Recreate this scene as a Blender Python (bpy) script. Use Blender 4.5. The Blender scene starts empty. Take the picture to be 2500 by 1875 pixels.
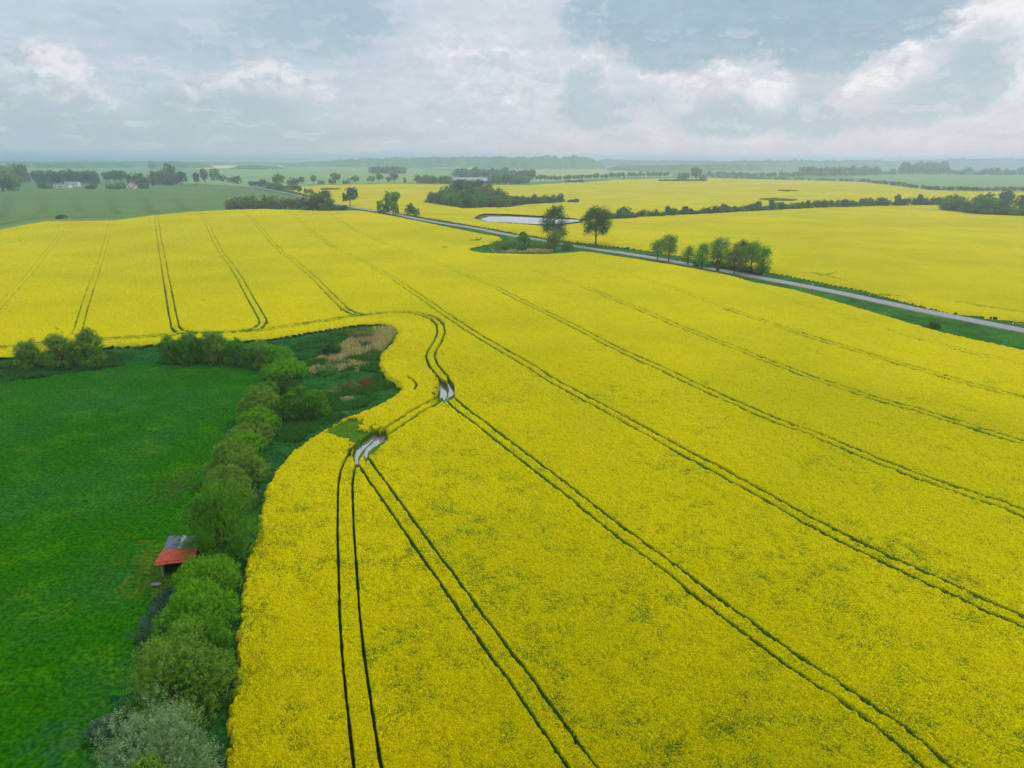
import bpy, math, random
import numpy as np
from mathutils import Matrix, Vector

# ------------------------------------------------------------------ camera
F_PX = 1720.0; TH = math.radians(17.78); EPS = 0.0048; CAM_H = 44.0
aF = np.array([0, math.cos(TH), -math.sin(TH)])
aR = np.array([1.0, 0, 0]); aD = np.array([0, -math.sin(TH), -math.cos(TH)])
scene = bpy.context.scene
col = scene.collection
cam_d = bpy.data.cameras.new('camera'); cam = bpy.data.objects.new('camera', cam_d); col.objects.link(cam)
cam_d.sensor_width = 36.0; cam_d.lens = F_PX / 2500 * 36.0
cam_d.clip_start = 0.5; cam_d.clip_end = 40000
X = Vector(aR - EPS * aD).normalized(); Z = Vector(-aF).normalized(); Y = Z.cross(X).normalized(); X = Y.cross(Z)
M = Matrix((X, Y, Z)).transposed().to_4x4(); M.translation = Vector((0, 0, CAM_H))
cam.matrix_world = M
scene.camera = cam
scene.render.resolution_x = 1024; scene.render.resolution_y = 768

# ------------------------------------------------------------------ light
SUN_EL, SUN_AZ = math.radians(48), math.radians(35)      # azimuth clockwise from +Y
sd_ = bpy.data.lights.new('sun', 'SUN'); sd_.energy = 1.5; sd_.angle = math.radians(14); sd_.color = (1.0, 0.95, 0.87)
sun = bpy.data.objects.new('sun', sd_); col.objects.link(sun)
sdir = Vector((math.sin(SUN_AZ) * math.cos(SUN_EL), math.cos(SUN_AZ) * math.cos(SUN_EL), math.sin(SUN_EL)))
sun.rotation_euler = sdir.to_track_quat('Z', 'Y').to_euler()
vs = scene.view_settings
vs.view_transform = 'Standard'; vs.look = 'None'; vs.exposure = 0.0; vs.gamma = 1.0; vs.use_curve_mapping = False
cy = scene.cycles
cy.max_bounces = 6; cy.diffuse_bounces = 3; cy.glossy_bounces = 2; cy.transmission_bounces = 2
cy.volume_bounces = 1; cy.transparent_max_bounces = 4; cy.caustics_reflective = False; cy.caustics_refractive = False


def pray(px, py):
    u = (px - 1250) / F_PX; v = (py - 937.5) / F_PX
    d = aF + (u + EPS * v) * aR + (v - EPS * u) * aD
    return d


class NT:
    def __init__(self, nt):
        self.nt = nt; nt.nodes.clear()

    def n(self, t, **k):
        o = self.nt.nodes.new(t)
        for a, b in k.items(): setattr(o, a, b)
        return o

    def l(self, a, b): self.nt.links.new(a, b)

    def put(self, sock, v):
        if isinstance(v, bpy.types.NodeSocket): self.l(v, sock)
        elif v is not None: sock.default_value = v

    def math(self, op, a, b=None, c=None, clamp=False):
        o = self.n('ShaderNodeMath', operation=op, use_clamp=clamp)
        self.put(o.inputs[0], a); self.put(o.inputs[1], b); self.put(o.inputs[2], c)
        return o.outputs[0]

    def vec(self, op, a, b=None):
        o = self.n('ShaderNodeVectorMath', operation=op)
        self.put(o.inputs[0], a); self.put(o.inputs[1], b)
        return o.outputs['Value'] if op in ('DOT_PRODUCT', 'LENGTH') else o.outputs[0]

    def mix(self, fac, a, b, mode='MIX'):
        o = self.n('ShaderNodeMix', data_type='RGBA', blend_type=mode)
        self.put(o.inputs[0], fac)
        for s, v in ((o.inputs[6], a), (o.inputs[7], b)):
            if isinstance(v, tuple) and len(v) == 3: v = (*v, 1)
            self.put(s, v)
        return o.outputs[2]

    def noise(self, vec, scale, detail=3, rough=0.55, dim='3D'):
        o = self.n('ShaderNodeTexNoise', noise_dimensions=dim)
        if vec is not None: self.l(vec, o.inputs['Vector'])
        o.inputs['Scale'].default_value = scale; o.inputs['Detail'].default_value = detail
        o.inputs['Roughness'].default_value = rough
        return o

    def ramp(self, fac, lo, hi):      # smoothstep 0..1
        o = self.n('ShaderNodeMapRange', interpolation_type='SMOOTHSTEP')
        self.put(o.inputs[0], fac); o.inputs[1].default_value = lo; o.inputs[2].default_value = hi
        return o.outputs[0]


# ------------------------------------------------------------------ sky
SKY_K = 0.10
world = bpy.data.worlds.new('World'); scene.world = world; world.use_nodes = True
w = NT(world.node_tree)
tc = w.n('ShaderNodeTexCoord')
sep = w.n('ShaderNodeSeparateXYZ'); w.l(tc.outputs['Generated'], sep.inputs[0])
el = w.math('MULTIPLY', w.math('ARCSINE', sep.outputs[2]), 57.2958)
az = w.math('MULTIPLY', w.math('ARCTAN2', sep.outputs[0], sep.outputs[1]), 57.2958)
cmb = w.n('ShaderNodeCombineXYZ'); w.l(az, cmb.inputs[0]); w.l(el, cmb.inputs[1])
P0 = cmb.outputs[0]
nA = w.noise(P0, 0.16, 3, 0.55); nB = w.noise(P0, 0.75, 5, 0.62)
wa = w.vec('MULTIPLY', w.vec('SUBTRACT', nA.outputs['Color'], (0.5, 0.5, 0.5)), (2.6, 1.5, 0))
wb = w.vec('MULTIPLY', w.vec('SUBTRACT', nB.outputs['Color'], (0.5, 0.5, 0.5)), (1.7, 1.4, 0))
P = w.vec('ADD', w.vec('ADD', P0, wa), wb)


def azel(px, py):
    d = pray(px, py); d = d / np.linalg.norm(d)
    return math.degrees(math.atan2(d[0], d[1])), math.degrees(math.asin(d[2]))


def blobs(lst):
    acc = None
    for (x, y, sx, sy, a) in lst:
        A, E = azel(x, y)
        d = w.vec('SUBTRACT', P, (A, E, 0)); d = w.vec('MULTIPLY', d, (30.0 / sx, 30.0 / sy, 0))
        e = w.math('EXPONENT', w.math('MULTIPLY', w.vec('DOT_PRODUCT', d, d), -1.0))
        acc = w.math('MULTIPLY_ADD', e, a, acc if acc is not None else 0.0)
    return acc


DARK = [(1640, 70, 200, 90, 1.3), (1900, 20, 330, 90, 1.3), (2013, 130, 80, 80, .9), (1560, 0, 130, 60, .8), (2170, 40, 130, 62, 1.1),
        (1984, 315, 260, 34, .30), (720, 45, 150, 75, 1.0), (880, 45, 110, 80, .75), (600, 262, 150, 42, .95), (300, 30, 150, 60, .45),
        (30, 262, 150, 62, .8), (395, 322, 420, 34, .75), (850, 335, 420, 26, .55), (480, 115, 170, 45, .5), (420, 255, 120, 30, .4), (90, 60, 90, 60, .3)]
WHITE = [(2400, 24, 62, 36, 1.5), (2495, 80, 32, 110, 1.2), (2485, 190, 26, 40, 1.2), (2205, 150, 42, 38, 1.6), (2110, 210, 55, 22, 1.3), (2150, 196, 36, 20, .8), (2330, 85, 30, 26, .5),
         (1870, 198, 100, 30, 1.0), (1760, 165, 40, 26, .6), (1700, 195, 60, 18, .7), (1892, 250, 66, 26, 1.1), (1600, 186, 90, 15, .8), (1670, 250, 50, 40, .8),
         (1462, 50, 26, 110, .3), (1490, 150, 60, 30, .7), (1300, 230, 200, 60, .5), (1180, 60, 260, 60, .35), (158, 150, 50, 46, 1.15), (90, 120, 26, 30, .8), (6, 136, 42, 42, 1.0), (100, 205, 70, 40, .6),
         (640, 168, 56, 22, 1.2), (700, 198, 34, 24, 1.2), (480, 222, 46, 26, .95), (560, 190, 58, 24, .9),
         (362, 214, 24, 13, .9), (254, 243, 66, 16, .7), (1200, 132, 200, 12, .7), (1150, 190, 260, 60, .3), (790, 222, 40, 22, .7),
         (825, 284, 40, 8, .8), (1085, 290, 18, 9, .9), (2318, 356, 22, 9, .7), (1620, 345, 300, 14, .45), (2200, 260, 300, 30, .3)]
PUFF = [(1436, 190, 34, 28, 1.2), (1415, 250, 66, 44, 1.1), (1470, 285, 90, 30, .7), (1575, 256, 62, 26, .8), (1700, 300, 60, 30, .5), (1765, 262, 62, 36, 1.15), (1790, 300, 110, 26, .7), (1975, 262, 60, 60, .8),
        (2397, 145, 66, 58, 1.25), (2370, 205, 66, 36, 1.1), (2250, 255, 120, 36, .6), (2080, 300, 150, 34, .55), (885, 248, 32, 16, .6), (1210, 308, 60, 22, .4), (2080, 160, 26, 22, .4)]
Pn = w.vec('ADD', w.vec('MULTIPLY', P0, (1, 1.45, 1)), wb)
nd = w.noise(Pn, 0.30, 8, 0.62)
nd2 = w.noise(w.vec('MULTIPLY', P0, (0.35, 1.6, 1)), 0.9, 5, 0.6)
n0 = w.math('SUBTRACT', nd.outputs[0], 0.5)
n1 = w.math('SUBTRACT', w.noise(Pn, 1.1, 7, 0.62).outputs[0], 0.5)
nt = w.math('MULTIPLY_ADD', n1, 0.9, w.math('MULTIPLY', n0, 1.1))
def modul(B, k, c): return w.math('MULTIPLY_ADD', nt, c, w.math('MULTIPLY', B, w.math('MULTIPLY_ADD', nt, k, 1.0)))


db = modul(blobs(DARK), 1.3, 0.7)
wbf = modul(blobs(WHITE), 2.6, 0.5)
pf = modul(blobs(PUFF), 1.4, 0.4)
side = w.ramp(az, -38.0, 30.0)
up = w.ramp(el, 0.0, 14.0)
hor = w.mix(side, (0.50, 0.61, 0.69), (0.72, 0.705, 0.765))
hi = w.mix(side, (0.53, 0.67, 0.76), (0.74, 0.76, 0.80))
base = w.mix(up, hor, hi)
base = w.mix(w.math('MULTIPLY', w.math('SUBTRACT', nd2.outputs[0], 0.35, clamp=True), 0.9), base, (0.74, 0.75, 0.79))
dk = w.mix(w.ramp(el, 0.0, 8.5), w.mix(side, (.46, .575, .62), (.56, .63, .68)), w.mix(side, (0.42, 0.565, 0.63), (0.325, 0.48, 0.555)))
skyc = w.mix(w.math('MULTIPLY', w.ramp(db, 0.22, 1.0), 0.95), base, dk)
skyc = w.mix(w.math('MULTIPLY', w.ramp(wbf, 0.25, 1.55), w.mix(side, (.75,)*3, (1.0,)*3)), skyc, (0.89, 0.875, 0.885))
skyc = w.mix(w.math('MULTIPLY', w.ramp(pf, 0.20, 0.90), 0.80), skyc, w.mix(side, (.45, .58, .64), (.43, .56, .625)))
nb = w.noise(w.vec('ADD', w.vec('MULTIPLY', P0, (.32, 1.25, 1)), wb), 0.8, 7, 0.6)
band = w.math('SUBTRACT', 1.0, w.ramp(el, 5.5, 13.0))
skyc = w.mix(w.math('MULTIPLY', w.math('MULTIPLY', w.ramp(nb.outputs[0], .47, .62), band), .38), skyc, w.mix(side, (.45, .57, .635), (.54, .60, .66)))
skyc = w.mix(w.math('MULTIPLY', w.math('MULTIPLY', w.math('SUBTRACT', 1.0, w.ramp(nb.outputs[0], .36, .48)), band), .40), skyc, (.79, .775, .80))
ms = w.n('ShaderNodeVectorMath', operation='SCALE'); w.l(skyc, ms.inputs[0]); w.l(w.math('MULTIPLY_ADD', nt, .22, 1.0), ms.inputs[3]); skyc = ms.outputs[0]
# an overcast sky is brightest overhead
zen = w.math('MULTIPLY_ADD', w.ramp(el, 17.0, 60.0), 1.1, 1.0)
zs = w.n('ShaderNodeVectorMath', operation='SCALE'); w.l(skyc, zs.inputs[0]); w.l(zen, zs.inputs[3]); skyc = zs.outputs[0]
# clear upper air from the Sky Texture shows faintly through the cloud
nish = w.n('ShaderNodeTexSky', sky_type='NISHITA', sun_disc=False)
nish.sun_elevation = SUN_EL; nish.sun_rotation = SUN_AZ
cl = w.vec('SCALE', skyc); cl.node.inputs[3].default_value = 1.0 / SKY_K
final = w.mix(0.07, cl, nish.outputs[0])
bg = w.n('ShaderNodeBackground'); w.l(final, bg.inputs[0]); bg.inputs[1].default_value = SKY_K
wo = w.n('ShaderNodeOutputWorld'); w.l(bg.outputs[0], wo.inputs[0])


# ------------------------------------------------------------------ helpers
def tag(o, label=None, cat=None, group=None, kind=None):
    if label: o['label'] = label
    if cat: o['category'] = cat
    if group: o['group'] = group
    if kind: o['kind'] = kind
    return o


def empty(name, loc, label=None, cat=None, group=None, rz=0.0):
    o = bpy.data.objects.new(name, None); o.empty_display_size = 0.5
    o.location = loc; o.rotation_euler = (0, 0, rz); col.objects.link(o)
    return tag(o, label, cat, group)


def mk_mesh(name, V, Fq, attrs=None, mat=None, smooth=False):
    """V (n,3); Fq (m,k) array of same-size faces or list of arrays"""
    me = bpy.data.meshes.new(name)
    if not isinstance(Fq, list): Fq = [Fq]
    Fq = [np.asarray(f, dtype=np.int32) for f in Fq if len(f)]
    V = np.asarray(V, dtype=np.float32)
    me.vertices.add(len(V)); me.vertices.foreach_set('co', V.ravel())
    tot = sum(f.size for f in Fq); nf = sum(len(f) for f in Fq)
    me.loops.add(tot); me.loops.foreach_set('vertex_index', np.concatenate([f.ravel() for f in Fq]))
    me.polygons.add(nf)
    sizes = np.concatenate([np.full(len(f), f.shape[1], dtype=np.int32) for f in Fq])
    starts = np.concatenate([[0], np.cumsum(sizes)[:-1]]).astype(np.int32)
    me.polygons.foreach_set('loop_start', starts)
    me.polygons.foreach_set('use_smooth', np.full(nf, smooth, dtype=bool))
    me.update(calc_edges=True)
    for k, a in (attrs or {}).items():
        a = np.asarray(a, dtype=np.float32)
        if a.ndim == 1:
            me.attributes.new(k, 'FLOAT', 'POINT').data.foreach_set('value', a)
        else:
            me.attributes.new(k, 'FLOAT_COLOR', 'POINT').data.foreach_set('color', np.c_[a, np.ones(len(a))].astype(np.float32).ravel())
    if mat: me.materials.append(mat)
    return me


def mk_obj(name, me, parent=None, loc=(0, 0, 0), rz=0.0, scale=None):
    o = bpy.data.objects.new(name, me); col.objects.link(o)
    o.location = loc; o.rotation_euler = (0, 0, rz)
    if scale is not None: o.scale = scale
    if parent: o.parent = parent
    return o


class MB:
    def __init__(self): self.v = []; self.q = []; self.t = []

    def add(self, vs, qs=(), ts=()):
        b = len(self.v); self.v += [tuple(map(float, p)) for p in vs]
        self.q += [tuple(i + b for i in f) for f in qs]; self.t += [tuple(i + b for i in f) for f in ts]

    def box(self, c, s, rz=0.0):
        cx, cyy, cz = c; hx, hy, hz = s[0] / 2, s[1] / 2, s[2] / 2; ca, sa = math.cos(rz), math.sin(rz)
        vs = []
        for z in (-hz, hz):
            for x, y in ((-hx, -hy), (hx, -hy), (hx, hy), (-hx, hy)):
                vs.append((cx + x * ca - y * sa, cyy + x * sa + y * ca, cz + z))
        self.add(vs, [(3, 2, 1, 0), (4, 5, 6, 7), (0, 1, 5, 4), (1, 2, 6, 5), (2, 3, 7, 6), (3, 0, 4, 7)])

    def prism(self, a, b):       # two equal loops of 4 points
        self.add(list(a) + list(b), [(0, 1, 2, 3), (7, 6, 5, 4), (0, 4, 5, 1), (1, 5, 6, 2), (2, 6, 7, 3), (3, 7, 4, 0)])

    def tube(self, pts, rads, n=6):
        pts = [Vector(p) for p in pts]; vs = []; qs = []
        for i, p in enumerate(pts):
            d = (pts[min(i + 1, len(pts) - 1)] - pts[max(i - 1, 0)]).normalized()
            a = d.cross(Vector((0.31, 0.95, 0.1))).normalized(); b = d.cross(a)
            for k in range(n):
                t = 2 * math.pi * k / n
                vs.append(p + (a * math.cos(t) + b * math.sin(t)) * rads[i])
        for i in range(len(pts) - 1):
            for k in range(n):
                qs.append((i * n + k, i * n + (k + 1) % n, (i + 1) * n + (k + 1) % n, (i + 1) * n + k))
        self.add(vs, qs)

    def mesh(self, name, mat, smooth=False):
        return mk_mesh(name, self.v, [np.array(f, dtype=np.int32) for f in (self.q, self.t) if f], mat=mat, smooth=smooth)


def _hash(ix, iy, seed):
    h = (ix.astype(np.int64) * 374761393 + iy.astype(np.int64) * 668265263 + seed * 974634777) & 0xffffffff
    h = ((h ^ (h >> 13)) * 1274126177) & 0xffffffff
    h = (h ^ (h >> 16)) & 0xffffff
    return h.astype(np.float32) / float(0xffffff)


def vnoise(x, y, scale, seed=0):
    x = x / scale; y = y / scale
    ix = np.floor(x); iy = np.floor(y); fx = (x - ix).astype(np.float32); fy = (y - iy).astype(np.float32)
    fx = fx * fx * (3 - 2 * fx); fy = fy * fy * (3 - 2 * fy)
    a = _hash(ix, iy, seed); b = _hash(ix + 1, iy, seed); c = _hash(ix, iy + 1, seed); d = _hash(ix + 1, iy + 1, seed)
    return (a * (1 - fx) + b * fx) * (1 - fy) + (c * (1 - fx) + d * fx) * fy


def fbm(x, y, scale, octs=3, seed=0):
    s = 0; a = 1; t = 0
    for k in range(octs):
        s = s + a * vnoise(x + 17.3 * k, y - 9.1 * k, scale / 2 ** k, seed + k); t += a; a *= .5
    return s / t


def terrain(x, y):
    z = 4.5 * np.exp(-((x + 190) / 210.0) ** 2 - ((y - 500) / 130.0) ** 2)
    z = z - 3.5 * np.exp(-((x + 330) / 260.0) ** 2 - ((y - 740) / 150.0) ** 2)
    z = z + 3.0 * np.exp(-((x - 500) / 420.0) ** 2 - ((y - 1250) / 320.0) ** 2)
    return z


def W(px, py, off=0.0):
    """pixel(s) of the 2500x1875 photograph -> point on the terrain (+off)"""
    d = pray(px, py); d = d / -d[2]
    t = CAM_H
    for _ in range(25):
        x, y = d[0] * t, d[1] * t
        t = CAM_H - float(terrain(np.float64(x), np.float64(y))) - off
    return np.array([d[0] * t, d[1] * t, CAM_H - t])


def poly(pts, z=0.0):
    out = []
    for p in pts:
        if p[0] == 'w': out.append((p[1], p[2]))
        else:
            q = W(p[0], p[1], p[2] if len(p) > 2 else z); out.append((q[0], q[1]))
    return np.array(out)


def inside(x, y, pg):
    r = np.zeros(x.shape, bool)
    b = (x > pg[:, 0].min()) & (x < pg[:, 0].max()) & (y > pg[:, 1].min()) & (y < pg[:, 1].max())
    xs = x[b]; ys = y[b]; c = np.zeros(xs.shape, bool)
    for i in range(len(pg)):
        x1, y1 = pg[i - 1]; x2, y2 = pg[i]
        if y1 == y2: continue
        m = ((y1 > ys) != (y2 > ys))
        c ^= m & (xs < (x2 - x1) * (ys - y1) / (y2 - y1) + x1)
    r[b] = c
    return r


def seg_each(x, y, pl, reach, fn, closed=False):
    n = len(pl)
    for i in range(0 if closed else 1, n):
        a = pl[i - 1]; b = pl[i]; d = b - a; L2 = float(d @ d)
        if L2 < 1e-9: continue
        R_ = reach
        m = (x > min(a[0], b[0]) - R_) & (x < max(a[0], b[0]) + R_) & (y > min(a[1], b[1]) - R_) & (y < max(a[1], b[1]) + R_)
        idx = np.nonzero(m)
        if idx[0].size == 0: continue
        xs = x[idx] - a[0]; ys = y[idx] - a[1]
        t = np.clip((xs * d[0] + ys * d[1]) / L2, 0, 1)
        dx = xs - t * d[0]; dy = ys - t * d[1]
        fn(idx, np.sqrt(dx * dx + dy * dy), d / math.sqrt(L2), (xs * d[1] - ys * d[0]) / math.sqrt(L2))


def sdist(x, y, pg, reach=4.0):
    D_ = np.full(x.shape, reach, np.float32)

    def f(idx, dist, d, s): D_[idx] = np.minimum(D_[idx], dist)
    seg_each(x, y, pg, reach, f, closed=True)
    return np.where(inside(x, y, pg), D_, -D_)


# ------------------------------------------------------------------ layout (photo pixels, read off the picture)
CREST = [(-300, 604), (-120, 578), (0, 557), (60, 546), (101, 539), (200, 537), (275, 536.5), (307, 532), (350, 526), (396, 521.5), (477, 515), (560, 511), (640, 509), (700, 511), (802, 514), (860, 513), (889, 513),
         (947, 522.6), (1005, 533.6), (1092, 551), (1151, 563), (1222, 576), (1228, 582), (1222, 587), (1195, 594), (1152, 602.5), (1148, 604),
         (1157, 609), (1186, 614), (1250, 616), (1317, 617), (1375, 614), (1418, 610), (1462, 614), (1570, 630), (1664, 645), (1787, 668), (1845, 685),
         (1953, 705), (2134, 757), (2315, 810), (2500, 849), (2800, 912), (3100, 975)]
MEADOW_EDGE = [(-400, 905), (-150, 890), (0, 881), (40, 875), (119, 862), (259, 853), (398, 847), (520, 841), (646, 835), (746, 819), (845, 802), (920, 795), (955, 800), (969, 815),
               (955, 840, .4), (930, 864, .6), (922, 889, .8), (935, 912, 1.), (965, 931.5, 1.2), (977, 944, 1.3), (955, 964, 1.3), (910, 989, 1.3), (845, 1014, 1.3), (796, 1041, 1.3),
               (746, 1071, 1.3), (706, 1103, 1.3), (669, 1148, 1.3), (655, 1175, 1.3), (639, 1208, 1.3), (630, 1271, 1.3), (618, 1310, 1.3), (600, 1360, 1.3), (592, 1400, 1.3),
               (584, 1463, 1.3), (577, 1542, 1.3), (577, 1621, 1.3), (567, 1669, 1.3), (558, 1748, 1.3), (550, 1827, 1.3), (552, 1875, 1.3), (545, 2050, 1.3), (535, 2300, 1.3)]
FIELD_A = poly([(*p, 1.2) for p in CREST] + [('w', 420, 60), ('w', 300, -60), ('w', -8, -60)] + MEADOW_EDGE[::-1])
MEADOW = poly(MEADOW_EDGE + [('w', -10, -60), ('w', -500, -60), ('w', -600, 130)])
VERGE_R = [(690, 461), (740, 473), (800, 490), (849, 502), (924, 513), (973, 520), (1022, 528), (1100, 541), (1172, 553), (1295, 575), (1382, 588), (1462, 597), (1585, 612), (1664, 625), (1760, 643), (1877, 663), (1989, 685), (2123, 712), (2206, 734), (2315, 762), (2500, 784), (2800, 838), (3200, 900)]
FAR_EDGE = [(3200, 488), (2700, 470), (2500, 466), (2400, 465.5), (2275, 463), (2211, 455), (2100, 443), (1990, 439), (1840, 436), (1721, 432), (1605, 434.6), (1504, 437), (1425, 444), (1382, 444.5), (1291, 450), (1200, 450), (1150, 450), (1060, 448), (1014, 447), (950, 447), (889, 447.5), (810, 449), (733, 452.6), (700, 457)]
FIELD_C = poly([(*p, .6) for p in VERGE_R] + [(*p, 1.2) for p in FAR_EDGE])
POND = [(1172, 536), (1194, 530), (1245, 531), (1317, 535), (1382, 538.6), (1415, 541), (1413, 545), (1375, 549), (1331, 551.6), (1281, 548), (1237, 544), (1190, 541.5)]
POND_BANK = [(1158, 536), (1170, 528), (1185, 524), (1245, 526), (1317, 530), (1400, 536), (1425, 540), (1420, 547), (1375, 551), (1331, 554), (1281, 550), (1237, 546.5), (1185, 543.5)]
COPSE = [(1036, 494), (1092, 503), (1135, 510), (1180, 508), (1240, 507), (1281, 500), (1378, 494.5), (1378, 488), (1300, 484), (1240, 479), (1150, 470), (1090, 470), (1045, 480)]
HEDGE = [(1478, 539), (1560, 533), (1634, 528.5), (1720, 524), (1800, 519), (1900, 513.5), (2021, 507), (2150, 503.5), (2310, 501)]
WOOD_R = [(2296, 512), (2345, 519), (2401, 525), (2500, 529), (2700, 536), (2700, 494), (2500, 495), (2420, 497), (2350, 499)]
HOLES_C = [[(780, 461), (800, 459), (831, 460), (825, 463), (790, 463)], [(1850, 486), (1890, 484), (1949, 488), (1930, 491), (1880, 490)], [(1890, 464), (1930, 463.5), (1952, 466), (1920, 467)],
           [(1388, 489), (1412, 487), (1414, 494), (1384, 494)], [(1375, 441), (1425, 440), (1425, 445.5), (1378, 445)], [(1605, 440), (1660, 437), (1725, 437), (1724, 442.5), (1610, 441.5)]]
ROAD = [(515, 444), (579, 451), (600, 455), (629, 458), (687, 469), (739, 480), (800, 493), (840, 502), (860, 506), (924, 516), (1005, 532), (1092, 548), (1136, 552.5), (1190, 563.5), (1255, 576), (1295, 582.5), (1335, 588.5), (1382, 597.5), (1425, 605), (1498, 614.5),
        (1570, 625), (1642, 638), (1715, 652), (1787, 665), (1860, 680), (1989, 702), (2170, 741), (2351, 780), (2500, 806), (2750, 858), (3200, 950)]
PUD = [[(934, 1057), (908, 1066), (887, 1081), (869, 1101), (862, 1112), (866, 1120), (868, 1134), (874, 1135), (875, 1118), (884, 1103), (901, 1086), (916, 1071), (930, 1062)],
       [(949, 1061), (933, 1065), (917, 1073), (908, 1085), (895, 1095), (888, 1109), (893, 1120), (897, 1116), (899, 1104), (908, 1096), (927, 1084), (944, 1067)],
       [(1071, 930), (1079, 937), (1089, 944), (1093, 953), (1092, 964), (1085, 979), (1079, 971), (1067, 974), (1074, 961.5), (1076, 948)],
       [(1091.5, 933), (1101, 940), (1109, 951), (1109, 962), (1104, 968), (1095.6, 970), (1090, 975), (1093.5, 964), (1097, 953), (1094, 942)]]
GAP = [[(791, 1068), (796, 1053), (835, 1038), (875, 1028), (883, 1038), (870, 1058), (895, 1064), (890, 1083), (865, 1090), (845, 1077)],
       [(1068, 925), (1074, 945), (1072, 962), (1062, 974), (1050, 985), (1064, 968), (1068, 950)],
       [(925, 1055), (895, 1068), (872, 1088), (858, 1108), (846, 1120), (855, 1100), (868, 1082), (890, 1066), (915, 1052)]]
LANES = [  # centre lines of the tramline pairs
    [(535, 2500), (700, 2200), (800, 2010), (897, 1875)][:0] + [(985, 2200), (935, 2010), (897, 1875), (876, 1716), (862, 1600), (853.5, 1500), (849, 1400), (844, 1301), (843, 1211), (843, 1184), (848, 1151), (859, 1124), (872, 1098), (893, 1080)],
    [(893, 1078), (941, 1058), (1003, 1015), (1045, 991), (1073, 975), (1090, 962), (1091, 948), (1082, 921), (1068, 905), (1058, 892), (1050, 870), (1056, 855), (1069, 834), (1077, 811), (1074, 793), (1060, 779), (1037, 770), (1012, 765), (990, 763), (963, 762.5), (922, 765), (889.5, 769)],
    [(889, 769), (846, 774), (800, 783), (746, 790), (690, 799), (636, 807), (547, 812), (447, 815)],
    [(447, 815), (300, 825), (170, 832), (124, 835), (60, 842), (0, 848.5), (-200, 868)],
    [(1700, 2250), (1550, 2040), (1418, 1875), (1286.5, 1686), (1181, 1543), (1081, 1400), (1000, 1288), (934, 1195), (888, 1130), (878, 1112)],
    [(2500, 2060), (2390, 1965), (2282, 1873), (2188, 1790), (2107, 1733), (2025, 1678), (1944, 1625), (1863, 1564), (1781, 1503), (1700, 1442), (1651, 1401.5), (1579, 1349), (1506, 1296), (1434, 1238.7), (1362, 1181), (1289, 1125), (1235, 1083), (1181, 1041), (1128, 1001), (1112, 987), (1101, 976)],
    [(2800, 1650), (2650, 1590), (2500, 1521), (2392, 1474), (2310, 1434), (2229, 1399), (2147, 1360), (2066, 1320), (1985, 1279), (1903, 1234), (1842, 1200), (1800, 1177), (1741, 1144), (1651, 1097), (1560, 1046), (1474, 998), (1434, 976), (1362, 938), (1307, 904), (1253, 872), (1199, 839), (1145, 807), (1090, 770), (1036, 732), (988, 699), (947, 673), (907, 650), (866, 629), (825, 610), (798, 593), (771, 572), (744, 554), (730, 538), (701, 516)],
    [(2800, 1365), (2500, 1257), (2432, 1230), (2351, 1204), (2279, 1179), (2206, 1152), (2134, 1123), (2062, 1093), (1989, 1064), (1917, 1038), (1845, 1007), (1772, 975), (1700, 942), (1615, 902), (1542, 869), (1470, 834), (1398, 796), (1325, 760), (1271, 734), (1217, 705), (1145, 675), (1072, 646), (1029, 630), (988, 616), (947, 599), (907, 580), (866, 562), (834, 543), (800, 524)],
    [(2800, 1170), (2500, 1083), (2351, 1036), (2206, 993), (2134, 973), (2062, 949), (1989, 925), (1917, 898), (1845, 871), (1772, 842), (1723, 823), (1651, 795), (1579, 763), (1506, 734), (1434, 704), (1362, 680), (1289, 655), (1220, 638), (1150, 622)],
    [(2800, 1050), (2500, 973), (2351, 935), (2242, 902), (2134, 870), (2025, 837), (1917, 803), (1845, 778), (1772, 752), (1723, 734), (1651, 707), (1579, 684), (1517, 664), (1440, 645)],
    [(2800, 955), (2500, 891), (2423, 875), (2315, 846), (2206, 817), (2134, 799), (2062, 774), (1953, 740), (1917, 727), (1845, 705), (1800, 691), (1705, 673)],
    [(-150, 660), (0, 623), (27, 612), (51, 602), (57.5, 593.6), (51.5, 585.4), (35, 579), (0, 570), (-100, 560)],
    [(-150, 890), (0, 745), (27, 716), (56, 684), (81, 657), (106, 623), (130, 595), (146, 572), (163, 556)],
    [(150, 829), (178, 821), (187, 812), (193, 797), (206, 749), (217, 714), (233, 668), (245, 630), (256, 597), (263, 568), (267, 546)],
    [(470, 813), (437, 809), (428, 800), (426, 790), (420, 763), (412, 717), (404, 673), (399, 641), (391, 600), (386, 568), (380, 524)],
    [(550, 811), (581, 810), (608, 806), (630, 801), (642, 790), (641, 781), (625, 752), (606, 720), (587, 684), (568, 654), (543, 622), (523, 587), (510, 557), (499, 540), (479, 516)],
    [(888, 769), (863, 766), (842, 755), (825, 738), (798, 711), (771, 684), (744, 660), (717, 636), (690, 618), (663, 592), (636, 560), (614, 535), (584, 514)],
]
LANE_W = [.13, .21, .55, .42, .16, .20, .22, .22, .23, .24, .19, .14, .17, .17, .19, .20, .20]
SCARS = [([(1982, 665), (2020, 673), (2060, 683)], .9), ([(2010, 672), (2045, 663), (2062, 664)], .6), ([(2340, 737), (2400, 747), (2500, 762), (2700, 800)], .8), ([(995, 921), (1008, 930), (1017, 940), (1012, 953)], .2),
         ([(1148, 587), (1172, 584)], 1.6), ([(1076, 601), (1088, 604)], 1.0), ([(2370, 1047), (2385, 1050)], .6), ([(2130, 712), (2200, 722)], .7), ([(1880, 575), (2500, 700)], .12), ([(2000, 640), (2500, 760)], .1), ([(760, 566), (1100, 562)], .12)]
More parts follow.
